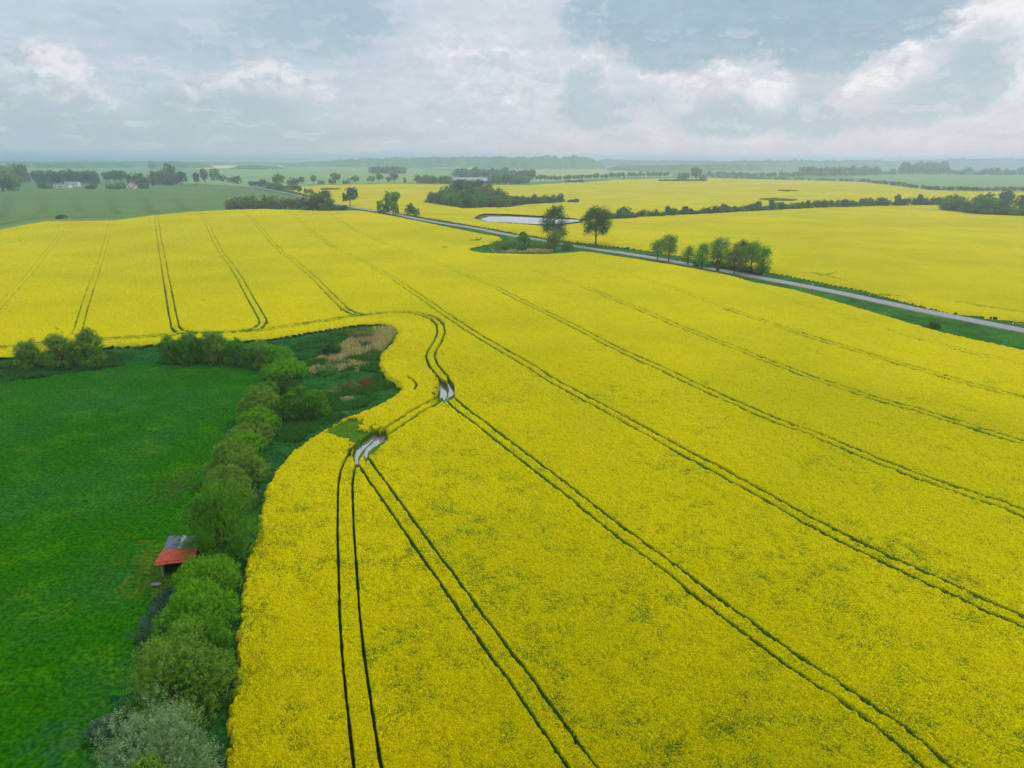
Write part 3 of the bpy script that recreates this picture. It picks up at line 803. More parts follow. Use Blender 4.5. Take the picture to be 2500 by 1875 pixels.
def tree_meshes(seed, Ht, Wd, clear, n, leaf, mat, gaps=.0, lobes_n=12, forks=1, bark=None):
    rng = np.random.default_rng(seed); rw = Wd / 2; ch = Ht - clear
    m = MB(); lobes = []
    r0 = Ht * .019 + .05
    lean = rng.normal(size=2) * Ht * .01
    for f in range(forks):
        fa = f * 3.14 / max(1, forks) + 1.0; sp = (forks > 1) * .35
        top = np.array([lean[0] + math.cos(fa * 2) * rw * sp, lean[1] + math.sin(fa * 2) * rw * sp, Ht * .88])
        base = np.array([math.cos(fa * 2) * .35 * (forks > 1), math.sin(fa * 2) * .35 * (forks > 1), -.3])
        mid = (base * .5 + top * .5); mid[2] = Ht * .45
        m.tube([base, base * .7 + mid * .3, mid, top], [r0 * 1.25, r0, r0 * .62, r0 * .12], 8)
    for i in range(lobes_n):
        z = clear + ch * (.08 + .80 * (i + rng.random()) / lobes_n); tt = (z - clear) / ch
        prof = math.sin(math.pi * min(1, (.16 + .80 * tt))) ** .6
        a = i * 2.4 + rng.random() * .9; q = rw * prof * (.45 + .32 * rng.random()); r = rw * (.28 + .16 * rng.random()) * (.75 + .25 * prof)
        c = np.array([math.cos(a) * q, math.sin(a) * q, z])
        lobes.append((*c, r, r * .85))
        s0 = np.array([lean[0] * .5, lean[1] * .5, max(clear * .8, z - q * .9)])
        m.tube([s0, s0 * .45 + c * .55 + np.array([0, 0, .05 * Ht]) * rng.random(), c], [r0 * .45, r0 * .26, r0 * .06], 5)
        for _ in range(2):
            e = c + rng.normal(size=3) * r * .6
            m.tube([s0 * .4 + c * .6, e], [r0 * .2, r0 * .05], 4)
    lobes.append((lean[0], lean[1], Ht - rw * .38, rw * .42, rw * .38))
    per = 12
    C, tone, d = crown_points(rng, lobes, max(20, n // per), per, leaf * 1.5, .30, .2)
    if gaps:
        nz = np.sin(C[:, 0] * 2.1 + seed) * np.sin(C[:, 1] * 1.9 + 2 * seed) * np.sin(C[:, 2] * 1.7)
        k = nz < (.55 - gaps); C, tone, d = C[k], tone[k], d[k]
    V, q, t = leaves(C, leaf, tone, rng, tilt=d, aspect=.7)
    return mk_mesh('tree_crown', V, q, {'tone': t}, mat), m.mesh('tree_trunk', bark or M_bark, True)


def size_from(px, top, base, wpx, z0=0.0):
    b = W(px, base); dist = math.hypot(b[0], b[1]); dep = float((b - np.array([0, 0, CAM_H])) @ aF)
    wd = wpx * dep / F_PX
    ux, uy = b[0] / dist, b[1] / dist
    c = b.copy(); k = min(wd * .38, 4.5); c[0] += ux * k; c[1] += uy * k; c[2] = float(terrain(c[0], c[1]))
    for h in np.arange(.5, 40, .05):
        qv = c + np.array([0, 0, h - CAM_H]); sx = (qv @ aR) / (qv @ aF)
        yy = (qv @ aD) / (qv @ aF) * F_PX + 937.5 + EPS * sx * F_PX
        if yy < top: break
    return c, wd, h, dep


LEAFM = {'green': M_leaf_green, 'bright': M_leaf_bright, 'olive': M_leaf_olive, 'grey': M_leaf_grey, 'dark': M_leaf_dark, 'brown': M_leaf_brown}
BUSHES = [  # x, top, base, width, tone, dense, label
    (421, 1722, 2060, 300, 'grey', 1.0, 'silvery grey green willow bush at the bottom edge of the picture beside the rapeseed'),
    (398, 1840, 2080, 80, 'olive', 1.0, 'small yellow green shrub in front of the silvery willow at the bottom edge'),
    (458, 1543, 1790, 225, 'olive', 1.0, 'large pale olive willow bush just behind the silvery willow'),
    (540, 1513, 1680, 85, 'green', 1.0, 'narrow green bush squeezed between the pale olive willow and the rapeseed'),
    (500, 1430, 1590, 172, 'bright', 1.0, 'bright green two humped bush two places below the shed'),
    (512, 1363, 1480, 160, 'bright', 1.0, 'low wide bright green bush right below and beside the red roofed shed'),
    (548, 1183, 1395, 172, 'green', 1.1, 'biggest tall dark green bush touching the right side of the red and grey shed'),
    (563, 1146, 1262, 128, 'olive', 1.0, 'pale topped willow rising right behind the biggest green bush'),
    (583, 1078, 1200, 138, 'olive', 1.0, 'round olive willow dome beside the bend of the rapeseed edge'),
    (604, 1060, 1118, 90, 'bright', 1.0, 'small bright green shrub tucked behind the round olive willow dome'),
    (618, 1030, 1092, 98, 'olive', 1.0, 'low grey green mound between the olive willow dome and the two tone willow'),
    (641, 946, 1040, 104, 'olive', 1.1, 'tall pale willow crown rising above a yellow green bush near the wet hollow'),
    (638, 990, 1066, 90, 'bright', 1.0, 'yellow green bush directly in front of the tall pale willow'),
    (652, 932, 985, 72, 'green', 1.0, 'bright rounded top of a bush at the inner corner of the meadow'),
    (712, 953, 1030, 56, 'green', 1.0, 'slim green bush left of the last willow on the wet hollow side'),
    (770, 951, 1028, 68, 'green', 1.0, 'detached round green bush nearest the brown weeds of the wet hollow'),
    (734, 941, 985, 36, 'green', 1.0, 'small upright shrub between the slim bush and the detached round bush'),
    (702, 924, 968, 60, 'dark', 1.0, 'dark low round shrub behind the slim green bush'),
    (698, 879, 934, 98, 'bright', 1.1, 'broad bright green bush at the middle of the curved bush row'),
    (681, 845, 911, 84, 'bright', 1.1, 'bright green bush behind the broad one in the curved row'),
    (650, 840, 905, 52, 'olive', 1.0, 'narrow olive bush in the curved row'),
    (616, 843, 900, 58, 'green', 1.1, 'mid green bush where the meadow curve begins'),
    (631, 830, 882, 66, 'olive', .8, 'faint grey olive bush standing behind the curved row'),
    (580, 826, 893, 56, 'green', 1.2, 'dark green bush right of the tall grey willow at the far meadow edge'),
    (526, 808, 890, 60, 'olive', 1.1, 'tallest grey green willow in the far meadow row'),
    (474, 813, 891, 64, 'green', 1.2, 'wide green bush left of the tallest far willow'),
    (421, 822, 890, 60, 'green', 1.2, 'leftmost dark green bush of the far meadow row'),
    (79, 826, 905, 78, 'olive', .70, 'sparse see through willow at the far left of the meadow'),
    (152, 808, 903, 74, 'olive', .80, 'middle one of three open willows at the left meadow edge'),
    (221, 803, 900, 80, 'olive', .9, 'rightmost and fullest of three open willows at the left meadow edge'),
    (137, 877, 903, 44, 'dark', 1.0, 'low dark shrub between the open willows on the left'),
    (811, 836, 874, 48, 'dark', 1.0, 'dark round shrub beside the tan reeds'),
    (878, 812, 834, 64, 'brown', .8, 'low brownish shrub behind the tan reeds'),
    (330, 1560, 1600, 18, 'olive', .8, 'tiny pale weed tuft sticking up beside the blue green grass')][:33]
for i, (px, tp, bs, wp, tone, dense, lab) in enumerate(BUSHES):
    c, wd, h, dep = size_from(px, tp, bs, wp * (1.0 if i in (0, 27, 28, 29) else 1.16))
    leaf = max(.13, dep * .00185)
    area = 2.3 * wd * (wd * .5 + h)
    n = int(min(60000, max(900, area / (leaf * leaf * .21) * 1.5 * dense)))
    fo, st = bush_meshes(100 + i, wd, h, n, leaf, LEAFM[tone], dense)
    nm = 'willow_bush' if tone in ('olive', 'grey') else 'bush'
    e = empty(nm, c, lab, 'bush', 'bushes round the green meadow')
    mk_obj('foliage', fo, e); mk_obj('stem', st, e)

ROADTREES = [  # x, top, base, width, clear fraction, tone, gaps, forks, label
    (1352, 502, 592, 70, .20, 'dark', .18, 1, 'tall ragged open oak behind a small tree on the far road verge'),
    (1354, 563, 615, 42, .30, 'brown', .05, 1, 'small brownish green tree in front of the ragged oak on the reed island'),
    (1454, 503, 600, 80, .28, 'dark', .12, 1, 'big dense dark oak standing alone right of the pond'),
    (1605, 585, 636, 36, .35, 'olive', .30, 1, 'thin sparse roadside tree left of its rounder neighbour'),
    (1632, 573, 639, 50, .35, 'olive', .12, 1, 'rounder yellow green roadside tree of the pair by the road'),
    (1679, 603, 646, 28, .06, 'green', .0, 1, 'small dark cone shaped tree at the left end of the roadside clump'),
    (1713, 594, 656, 42, .22, 'bright', .05, 1, 'green oval tree second in the roadside clump'),
    (1752, 579, 662, 56, .30, 'olive', .15, 2, 'tallest twin stemmed tree of the roadside clump'),
    (1806, 587, 655, 40, .15, 'dark', .0, 1, 'dark tree at the back of the roadside clump'),
    (1792, 601, 669, 52, .25, 'brown', .02, 1, 'brownish orange green tree in the middle of the roadside clump'),
    (1832, 589, 665, 58, .32, 'olive', .12, 1, 'broad open tree with yellow showing between its limbs in the clump'),
    (1860, 602, 672, 38, .06, 'bright', .0, 1, 'dense green tree at the right end of the roadside clump')]
for i, (px, tp, bs, wp, cl_, tone, gp, fk, lab) in enumerate(ROADTREES):
    c, wd, h, dep = size_from(px, tp, bs, wp)
    b = W(px, bs); c = b.copy(); c[2] = float(terrain(c[0], c[1]))
    leaf = max(.40, dep * .0016)
    n = int(min(12000, 2.6 * wd * h / (leaf * leaf * .35) * 1.15))
    cr, tr = tree_meshes(300 + i, h, wd, h * cl_, n, leaf, LEAFM[tone], gp, 14 if gp > .1 else 11, fk)
    e = empty('roadside_tree', c, lab, 'tree', 'trees along the country road')
    mk_obj('crown', cr, e); mk_obj('trunk', tr, e)

# ------------------------------------------------------------------ far trees: library of joined meshes
LIB = {}


def lib(kind, tone, var):
    key = (kind, tone, var)
    if key not in LIB:
        rng = np.random.default_rng(hash((kind == 'tree', var)) % 1000 + var * 7 + len(tone))
        if kind == 'tree':       # unit: height 1, width 1
            lobes = [(0, 0, .60, .36, .34)] + [(math.cos(a) * .24, math.sin(a) * .24, .42 + .34 * rng.random(), .22, .19) for a in rng.random(8) * 6.283]
            cut = .24
        else:
            lobes = [(0, 0, .46, .42, .48)] + [(math.cos(a) * .27, math.sin(a) * .27, .25 + .48 * rng.random(), .22, .27) for a in rng.random(9) * 6.283]
            cut = .0
        C, t, d = crown_points(rng, lobes, 120, 8, .035, .16, .2)
        k = C[:, 2] > cut + .03 * rng.random(len(C)); C, t, d = C[k], t[k], d[k]
        V, q, tt = leaves(C, .10, t, rng, tilt=d, aspect=.8)
        m = MB(); m.tube([(0, 0, -.03), (.01, 0, .3), (0, .01, .62)], [.030, .022, .008], 5)
        nv = len(V); V = np.concatenate([V, np.array(m.v)]); tt = np.r_[tt, np.zeros(len(m.v))]
        me = mk_mesh(f'far_{kind}', V, [q, np.array(m.q) + nv], {'tone': tt}, LEAFM[tone])
        me.materials.append(M_bark)
        mi = np.zeros(len(me.polygons), np.int32); mi[len(q):] = 1
        me.polygons.foreach_set('material_index', mi)
        LIB[key] = me
    return LIB[key]


rnd = random.Random(11)


def far_plant(kind, name, px, tp, bs, wp, tone, label, cat, group):
    b = W(px, bs); dep = float((b - np.array([0, 0, CAM_H])) @ aF)
    wd = wp * dep / F_PX; h = max(1.0, (bs - tp) * dep / F_PX / math.cos(TH) * .96)
    o = mk_obj(name, lib(kind, tone, rnd.randrange(5)), None, (b[0], b[1], float(terrain(b[0], b[1])) - .1), rnd.random() * 6.28,
               (wd * rnd.uniform(1.0, 1.2), wd * rnd.uniform(1.0, 1.2), h * 1.06))
    return tag(o, label, cat, group)


def row(kind, name, pts, n, hpx, wpx, tones, label, cat, group, jy=0.6, hv=.3):
    """plants along a pixel polyline of their bases"""
    pts = np.array(pts, float); d = np.r_[0, np.cumsum(np.hypot(*np.diff(pts, axis=0).T))]
    for i in range(n):
        s = (i + .5 + rnd.uniform(-.35, .35)) / n * d[-1]
        px = np.interp(s, d, pts[:, 0]); by = np.interp(s, d, pts[:, 1]) + rnd.uniform(-jy, jy * .3)
        h = hpx * rnd.uniform(1 - hv, 1 + hv); wv = wpx * rnd.uniform(.8, 1.3)
        far_plant(kind, name, px, by - h, by, wv, rnd.choice(tones), label, cat, group)


def fill(kind, name, pg, n, hpx, wpx, tones, label, cat, group, hv=.25):
    pg = np.array(pg, float); k = 0
    x0, x1, y0, y1 = pg[:, 0].min(), pg[:, 0].max(), pg[:, 1].min(), pg[:, 1].max()
    while k < n:
        a, b_ = rnd.uniform(x0, x1), rnd.uniform(y0, y1)
        if inside(np.array([a]), np.array([b_]), pg)[0]:
            h = hpx * rnd.uniform(1 - hv, 1 + hv)
            far_plant(kind, name, a, b_ - h, b_, wpx * rnd.uniform(.8, 1.25), rnd.choice(tones), label, cat, group); k += 1


# hedge right of the big oak
row('shrub', 'hedge_shrub', HEDGE, 84, 16, 22, ['dark', 'dark', 'green'], 'rounded dark shrub in the long hedge between the two yellow fields', 'shrub', 'shrubs of the long field hedge', .8, .3)
row('tree', 'hedge_tree', [(1500, 536), (1640, 527), (1900, 512), (2300, 500)], 11, 23, 15, ['dark'], 'slightly taller dark tree rising from the long field hedge', 'tree', 'taller trees in the long field hedge', .8, .2)
far_plant('shrub', 'hedge_shrub', 1522, 505, 534, 34, 'dark', 'tallest dark shrub of the hedge just right of the lone big oak', 'shrub', None)
fill('shrub', 'thicket_shrub', WOOD_R, 70, 26, 34, ['dark', 'green', 'dark'], 'grey green shrub in the dense thicket at the right edge', 'shrub', 'shrubs of the thicket at the right edge', .3)
row('shrub', 'thicket_shrub', [(2300, 514), (2401, 525), (2500, 529), (2640, 534)], 16, 23, 34, ['dark', 'green'], 'grey green shrub in the dense thicket at the right edge', 'shrub', 'shrubs of the thicket at the right edge')
# copse in the far yellow field
row('shrub', 'copse_tree', [(1046, 494), (1092, 502), (1135, 508), (1180, 507), (1240, 506)], 22, 26, 24, ['green', 'brown', 'dark', 'green'], 'rounded tree in the copse in the yellow field', 'tree', 'trees of the copse in the yellow field', 1.0, .2)
row('shrub', 'copse_tree', [(1240, 505), (1281, 499), (1370, 494)], 24, 18, 13, ['dark', 'green', 'dark'], 'rounded tree in the copse in the yellow field', 'tree', 'trees of the copse in the yellow field', 1.5, .25)
fill('shrub', 'copse_tree', [(1060, 486), (1100, 496), (1230, 498), (1235, 484), (1180, 474), (1100, 474)], 26, 27, 26, ['green', 'dark', 'brown'], 'rounded tree in the copse in the yellow field', 'tree', 'trees of the copse in the yellow field')
row('tree', 'copse_tree', [(1108, 478), (1170, 478)], 6, 36, 26, ['brown', 'dark'], 'tall brownish tree at the top of the copse in the yellow field', 'tree', 'tall trees at the top of the copse', 1, .1)
row('shrub', 'field_shrub', [(1386, 494), (1412, 493)], 5, 6, 9, ['dark'], 'tiny dark shrub at the right tip of the copse', 'shrub', 'tiny shrubs beside the copse')
# trees by the far stretch of the road
far_plant('tree', 'field_tree', 855, 458, 504, 40, 'dark', 'open rounded tree beside the road where it crests the yellow field', 'tree', None)
far_plant('shrub', 'field_tree', 937, 487, 523, 34, 'green', 'stout green tree at the left of the roadside trio', 'tree', None)
far_plant('tree', 'field_tree', 960, 470, 524, 40, 'olive', 'tall sparse olive tree in the roadside trio', 'tree', None)
far_plant('shrub', 'field_tree', 965, 497, 526, 20, 'green', 'narrow upright shrub at the foot of the tall sparse olive tree', 'shrub', None)
far_plant('shrub', 'field_tree', 1001, 495, 527, 28, 'dark', 'dark round tree apart on the right of the roadside trio', 'tree', None)
far_plant('shrub', 'field_tree', 1017, 508, 529, 16, 'green', 'small shrub touching the dark round tree by the road', 'shrub', None)
far_plant('shrub', 'crest_tree', 753, 476, 515, 36, 'dark', 'dark round tree at the crest of the yellow field', 'tree', None)
far_plant('tree', 'crest_tree', 789, 464, 514, 52, 'brown', 'broad brownish tree beside the dark one at the field crest', 'tree', None)
far_plant('shrub', 'crest_tree', 775, 478, 514, 36, 'green', 'green shrub between the two trees at the field crest', 'shrub', None)
far_plant('shrub', 'crest_tree', 806, 484, 515, 34, 'brown', 'brownish low shrub on the right of the crest trees', 'shrub', None)
row('shrub', 'crest_shrub', [(735, 514), (845, 515)], 9, 13, 22, ['dark', 'green'], 'low dark scrub bush along the crest beside the road', 'shrub', 'low scrub along the field crest')
row('shrub', 'crest_shrub', [(558, 513), (640, 512), (735, 513)], 13, 29, 34, ['brown', 'olive', 'brown'], 'brownish leafless looking bush beyond the crest of the field', 'shrub', 'brownish bushes beyond the field crest', 1, .25)
far_plant('shrub', 'field_shrub', 150, 524, 534, 26, 'dark', 'low dark shrub alone at the edge of the wheat field', 'shrub', None)
row('shrub', 'roadside_shrub', [(612, 453), (640, 456), (668, 461), (690, 463)], 6, 15, 20, ['dark', 'green'], 'low dark shrub on the bend of the far road', 'shrub', 'shrubs on the bend of the far road')
for (px, tp, bs, wp, tn) in [(681, 425, 459, 34, 'green'), (713, 449, 473, 32, 'brown'), (716, 434, 462, 30, 'brown'), (732, 455, 473, 12, 'green'), (748, 461, 475, 11, 'green'), (760, 462, 476, 13, 'green'), (680, 450, 466, 22, 'green'), (737, 432, 450, 15, 'brown'), (766, 427, 451, 18, 'brown'),
                             (784, 440, 450, 20, 'green'), (820, 422, 450, 26, 'brown'), (812, 436, 450, 20, 'dark'), (846, 440, 450, 20, 'green'), (869, 429, 449, 24, 'green'), (857, 434, 449, 20, 'brown'), (907, 430, 447, 20, 'olive'), (927, 424, 447, 20, 'green'), (949, 432, 447, 18, 'olive'), (963, 423, 447, 20, 'brown'), (989, 433, 447, 10, 'olive')]:
    far_plant('tree' if bs - tp > 14 else 'shrub', 'distant_tree', px, tp, bs, wp, tn, 'rounded grey green tree beyond the bend of the far road', 'tree', 'trees beyond the bend of the far road')
# woods round the long barn
row('shrub', 'barn_wood_tree', [(1014, 448), (1060, 449), (1104, 449)], 13, 19, 15, ['green', 'dark', 'brown'], 'tree in the wood left of the long barn', 'tree', 'trees left of the long barn', .8, .2)
row('shrub', 'barn_wood_tree', [(1112, 434), (1180, 433), (1240, 433), (1300, 441)], 22, 22, 17, ['green', 'dark'], 'tree in the wood behind the long barn', 'tree', 'trees behind the long barn', 1, .2)
row('shrub', 'barn_wood_tree', [(1196, 449), (1250, 449.5), (1290, 449)], 15, 21, 16, ['green', 'dark', 'brown'], 'tree in the wood right of the long barn', 'tree', 'trees right of the long barn', .8, .2)
row('shrub', 'barn_wood_tree', [(1106, 447.8), (1202, 449)], 9, 9, 13, ['green', 'dark'], 'low tree in front of the long barn', 'tree', 'low trees in front of the long barn', .2, .2)
row('tree', 'barn_wood_tree', [(1285, 443), (1306, 442)], 3, 27, 16, ['green'], 'taller tree at the right end of the barn wood', 'tree', 'taller trees at the end of the barn wood', .4, .1)
row('shrub', 'distant_tree', [(907, 425), (990, 425)], 14, 18, 12, ['dark', 'green'], 'tree in the small dense far copse', 'tree', 'trees of the small dense far copse', .8, .1)
row('tree', 'avenue_tree', [(1307, 443), (1345, 443), (1382, 443), (1430, 440), (1504, 436.5), (1560, 435), (1634, 434)], 44, 14, 10, ['brown', 'olive', 'green'], 'small round tree in the long avenue behind the yellow field', 'tree', 'trees of the long avenue', .3, .15)
row('shrub', 'field_shrub', [(1380, 445), (1424, 445)], 7, 6, 10, ['dark'], 'low dark shrub in front of the avenue', 'shrub', 'low shrubs in front of the avenue')
far_plant('tree', 'field_tree', 1700, 411, 442, 32, 'brown', 'tall brownish tree of the group on the far yellow rise', 'tree', None)
far_plant('shrub', 'field_tree', 1667, 422, 442, 28, 'brown', 'rounded tree left of the tall one on the far yellow rise', 'tree', None)
far_plant('shrub', 'field_tree', 1716, 426, 442, 22, 'green', 'green tree right of the tall one on the far yellow rise', 'tree', None)
row('shrub', 'field_shrub', [(1608, 442), (1660, 442.5)], 7, 4, 10, ['dark'], 'tiny shrub in the strip on the far yellow rise', 'shrub', 'tiny shrubs on the far yellow rise')
# hedge rows and belts at the right
row('shrub', 'distant_shrub', [(1730, 433), (1840, 436.5), (1990, 440), (2100, 444)], 26, 5, 12, ['brown', 'green'], 'small shrub along the top edge of the far yellow field', 'shrub', 'shrubs along the top edge of the far yellow field', .3)
row('shrub', 'distant_shrub', [(2105, 444), (2211, 456), (2275, 464), (2400, 466), (2560, 467)], 42, 9, 13, ['green', 'brown', 'dark'], 'bush in the hedge that slopes down beside the pale green field', 'shrub', 'bushes of the sloping far hedge', .4, .3)
row('shrub', 'belt_tree', [(1955, 430), (2050, 430), (2146, 429)], 26, 21, 14, ['olive', 'green', 'brown'], 'pale green tree in the belt beyond the far yellow field', 'tree', 'trees of the pale green belt', 1, .15)
row('shrub', 'belt_tree', [(1725, 431), (1850, 432), (1955, 432)], 24, 11, 12, ['green', 'olive'], 'small tree in the low strip left of the pale green belt', 'tree', 'trees of the low strip', 1, .3)
row('shrub', 'belt_tree', [(2146, 427), (2200, 426)], 6, 12, 12, ['green', 'dark'], 'small tree between the two far belts', 'tree', 'trees between the two far belts', .5, .3)
row('shrub', 'belt_tree', [(2198, 426), (2305, 426)], 15, 27, 17, ['olive', 'green'], 'tall pale tree in the far belt right of the middle gap', 'tree', 'tall pale trees in the far right belt', 1, .15)
row('shrub', 'belt_tree', [(2305, 427), (2400, 428), (2540, 428)], 20, 14, 15, ['green', 'dark'], 'low tree of the far belt at the right edge', 'tree', 'low trees of the far belt at the right edge', 1, .35)

# village on the left
for (px, tp, bs, wp, tn) in [(12, 404, 452, 52, 'olive'), (45, 402, 448, 46, 'brown'), (62, 410, 446, 30, 'brown'), (8, 430, 467, 48, 'dark'), (34, 440, 466, 30, 'green'), (30, 424, 456, 40, 'green')]:
    far_plant('shrub', 'village_tree', px, tp, bs, wp, tn, 'big rounded tree of the mass at the left edge beyond the wheat', 'tree', 'big trees at the left edge')
row('shrub', 'village_tree', [(90, 449), (120, 449), (150, 448)], 8, 29, 17, ['green', 'dark', 'brown'], 'tree behind the long white village building', 'tree', 'trees behind the white village building', .6, .15)
row('shrub', 'village_tree', [(153, 448), (200, 449), (243, 449)], 11, 32, 17, ['dark', 'green', 'brown'], 'taller tree right of the white village building', 'tree', 'trees right of the white village building', .6, .12)
row('tree', 'village_tree', [(256, 449), (308, 451)], 6, 32, 17, ['green', 'brown', 'dark'], 'tree in the row left of the little gabled house', 'tree', 'trees left of the gabled house', .6, .12)
row('shrub', 'village_tree', [(318, 450), (362, 452)], 6, 24, 17, ['dark', 'green'], 'tree around the little gabled house', 'tree', 'trees around the gabled house', .6, .3)
row('shrub', 'village_tree', [(370, 453), (430, 453)], 8, 30, 19, ['green', 'brown', 'dark'], 'tree in the dense clump right of the gabled house', 'tree', 'trees in the clump right of the gabled house', .6, .15)
for (px, tp, bs, wp, tn) in [(414, 402, 450, 38, 'brown'), (443, 420, 453, 28, 'dark'), (383, 420, 440, 30, 'green'), (480, 423, 452, 18, 'dark'), (502, 414, 452, 22, 'brown'), (524, 411, 440, 26, 'green'), (545, 427, 443, 18, 'dark'), (580, 430, 449, 26, 'green'), (370, 392, 412, 16, 'green'), (562, 433, 445, 16, 'green')]:
    far_plant('tree' if px in (443, 480, 502) else 'shrub', 'village_tree', px, tp, bs, wp, tn, 'scattered tree at the right end of the village by the road', 'tree', 'trees between the village and the road')
row('shrub', 'village_shrub', [(100, 462), (125, 461)], 4, 14, 13, ['olive', 'green'], 'shrub left of the white village building', 'shrub', 'shrubs left of the white village building')
row('shrub', 'village_shrub', [(212, 462), (238, 462)], 3, 13, 15, ['green', 'dark'], 'dark shrub right of the white village building', 'shrub', 'shrubs right of the white village building')
row('shrub', 'village_shrub', [(262, 462), (300, 462)], 5, 14, 16, ['olive'], 'light green shrub left of the gabled house', 'shrub', 'light shrubs left of the gabled house')
row('shrub', 'village_shrub', [(338, 461), (364, 461)], 4, 13, 14, ['green', 'olive'], 'shrub right of the gabled house', 'shrub', 'shrubs right of the gabled house')
# reed island by the road
for (px, tp, bs, wp, tn, lab) in [(1221, 584, 612, 62, 'olive', 'low wide willow scrub at the left of the roadside reed island'), (1250, 577, 612, 62, 'olive', 'rounded willow scrub in the middle of the roadside reed island'), (1280, 567, 610, 40, 'green', 'taller green bush on the reed island'),
                                  (1278, 565, 588, 22, 'dark', 'small dark pointed bush behind the island beside the road'), (1312, 584, 611, 52, 'olive', 'low scrub right of the taller island bush'), (1340, 592, 612, 36, 'olive', 'small low scrub at the foot of the ragged oak'), (1385, 590, 612, 34, 'brown', 'brownish bush at the right end of the reed island')]:
    c, wd, h, dep = size_from(px, tp, bs, wp)
    fo, st = bush_meshes(500 + int(px), wd, h, 7000, .34, LEAFM[tn], .9, 12)
    e = empty('island_bush', c, lab, 'bush', 'bushes on the roadside reed island'); mk_obj('foliage', fo, e); mk_obj('stem', st, e)
row('shrub', 'verge_shrub', [(1700, 650), (1770, 655), (1860, 668)], 10, 15, 26, ['green', 'dark'], 'low undergrowth shrub below the roadside clump', 'shrub', 'undergrowth shrubs below the roadside clump', 1, .3)
far_plant('shrub', 'verge_shrub', 2282, 783, 800, 26, 'dark', 'small dark weed clump in the grass strip near the road', 'shrub', None)


# ------------------------------------------------------------------ far-off woods that read as one mass
def forest(name, base, depth_m, ht, label, tone, seed):
    pl = poly(base, 0)
    d = np.r_[0, np.cumsum(np.hypot(*np.diff(pl, axis=0).T))]
    n = max(60, min(520, int(d[-1] / 6))); s = np.linspace(0, d[-1], n)
    bx = np.interp(s, d, pl[:, 0]); by = np.interp(s, d, pl[:, 1]); L = np.hypot(bx, by)
    hts = np.interp(s, d, np.array(ht, float))
    m_ = 16; rows_ = []
    rr = 4 + 0 * s
    tn = []
    for j in range(m_):
        t = j / (m_ - 1)
        ex = bx + bx / L * t * depth_m; ey = by + by / L * t * depth_m
        prof = min(1, j / 2.0) if j < m_ - 1 else 0
        nz = fbm(ex, ey, 26, 3, seed) * .55 + fbm(ex, ey, 90, 2, seed + 5) * .35 + .22
        z = terrain(ex, ey) - 1 + hts * prof * nz * 1.15
        taper = np.clip(np.minimum(s, d[-1] - s) / 60, 0, 1) ** .5
        rows_.append(np.stack([ex, ey, terrain(ex, ey) - 1 + (z - terrain(ex, ey) + 1) * taper], 1)); tn.append(vnoise(ex, ey, 14, seed + 9) * .7 + vnoise(ex, ey, 120, seed + 10) * .3)
    V = np.concatenate(rows_); a = np.arange(n - 1)
    q = np.concatenate([np.stack([j * n + a, j * n + a + 1, (j + 1) * n + a + 1, (j + 1) * n + a], 1) for j in range(m_ - 1)])
    me = mk_mesh(name, V, q, {'tone': np.concatenate(tn)}, LEAFM[tone])
    return tag(mk_obj(name, me), label, 'woodland', None, 'stuff')


forest('distant_forest', [(690, 408), (760, 408), (900, 408), (1060, 409), (1240, 410), (1340, 411)], 700, [16, 26, 44, 52, 54, 40], 'long dark wooded ridge on the horizon left of centre', 'green', 1)
forest('distant_forest', [(1240, 411), (1300, 412), (1400, 412), (1450, 412), (1480, 412)], 600, [52, 58, 54, 46, 20], 'wooded hill on the horizon at centre', 'green', 2)
forest('distant_forest', [(1450, 404), (1560, 404), (1660, 404), (1760, 405)], 900, [40, 42, 36, 40], 'thin pale wooded line on the horizon right of centre', 'dark', 3)
forest('distant_forest', [(1480, 416), (1560, 417), (1700, 416), (1860, 415)], 200, [20, 22, 26, 30], 'low woodland right of the central wooded hill', 'green', 4)
forest('distant_forest', [(1690, 412), (1800, 412), (1960, 411), (2164, 411), (2200, 411)], 700, [26, 40, 46, 44, 20], 'wooded ridge on the horizon at the right', 'green', 5)
forest('distant_forest', [(2150, 407), (2260, 408), (2400, 408), (2600, 408), (2800, 408)], 800, [40, 50, 64, 60, 50], 'wooded ridge on the horizon at the far right edge', 'green', 6)
forest('distant_forest', [(-250, 402), (0, 403), (200, 403), (400, 404), (640, 404), (720, 404)], 500, [22, 20, 24, 20, 18, 14], 'nearer flat forest across the left horizon', 'green', 7)
forest('distant_forest', [(-250, 392), (0, 391), (300, 391), (640, 392), (760, 392)], 1500, [30, 30, 32, 34, 30], 'farthest flat forest on the left horizon', 'dark', 8)
forest('distant_forest', [(360, 412), (420, 410), (470, 411), (520, 409)], 250, [22, 26, 22, 18], 'hazy wood behind the village trees', 'green', 9)
forest('distant_forest', [(560, 413), (640, 414), (690, 413), (700, 413)], 120, [14, 16, 15, 10], 'small hazy wood in the pale far fields', 'green', 10)
forest('distant_forest', [(0, 412), (90, 410), (200, 411), (330, 409)], 200, [22, 20, 22, 20], 'hazy wood line behind the left village trees', 'green', 11)


# ------------------------------------------------------------------ buildings
def frame_from(px0, px1, base):
    a = W(px0, base); b = W(px1, base); d = b - a; L = math.hypot(d[0], d[1])
    return a, math.atan2(d[1], d[0]), L


M_wall = mat_simple('rendered_wall', (.62, .62, .60), (.78, .78, .76), .6, .9)
M_redroof = mat_simple('clay_roof', (.20, .075, .045), (.30, .12, .08), 1, .9)
M_greyroof = mat_simple('grey_sheet_roof', (.24, .27, .29), (.33, .36, .39), .5, .9)
M_glass = mat_simple('dark_window', (.03, .035, .04), (.06, .07, .08), 1, .2)


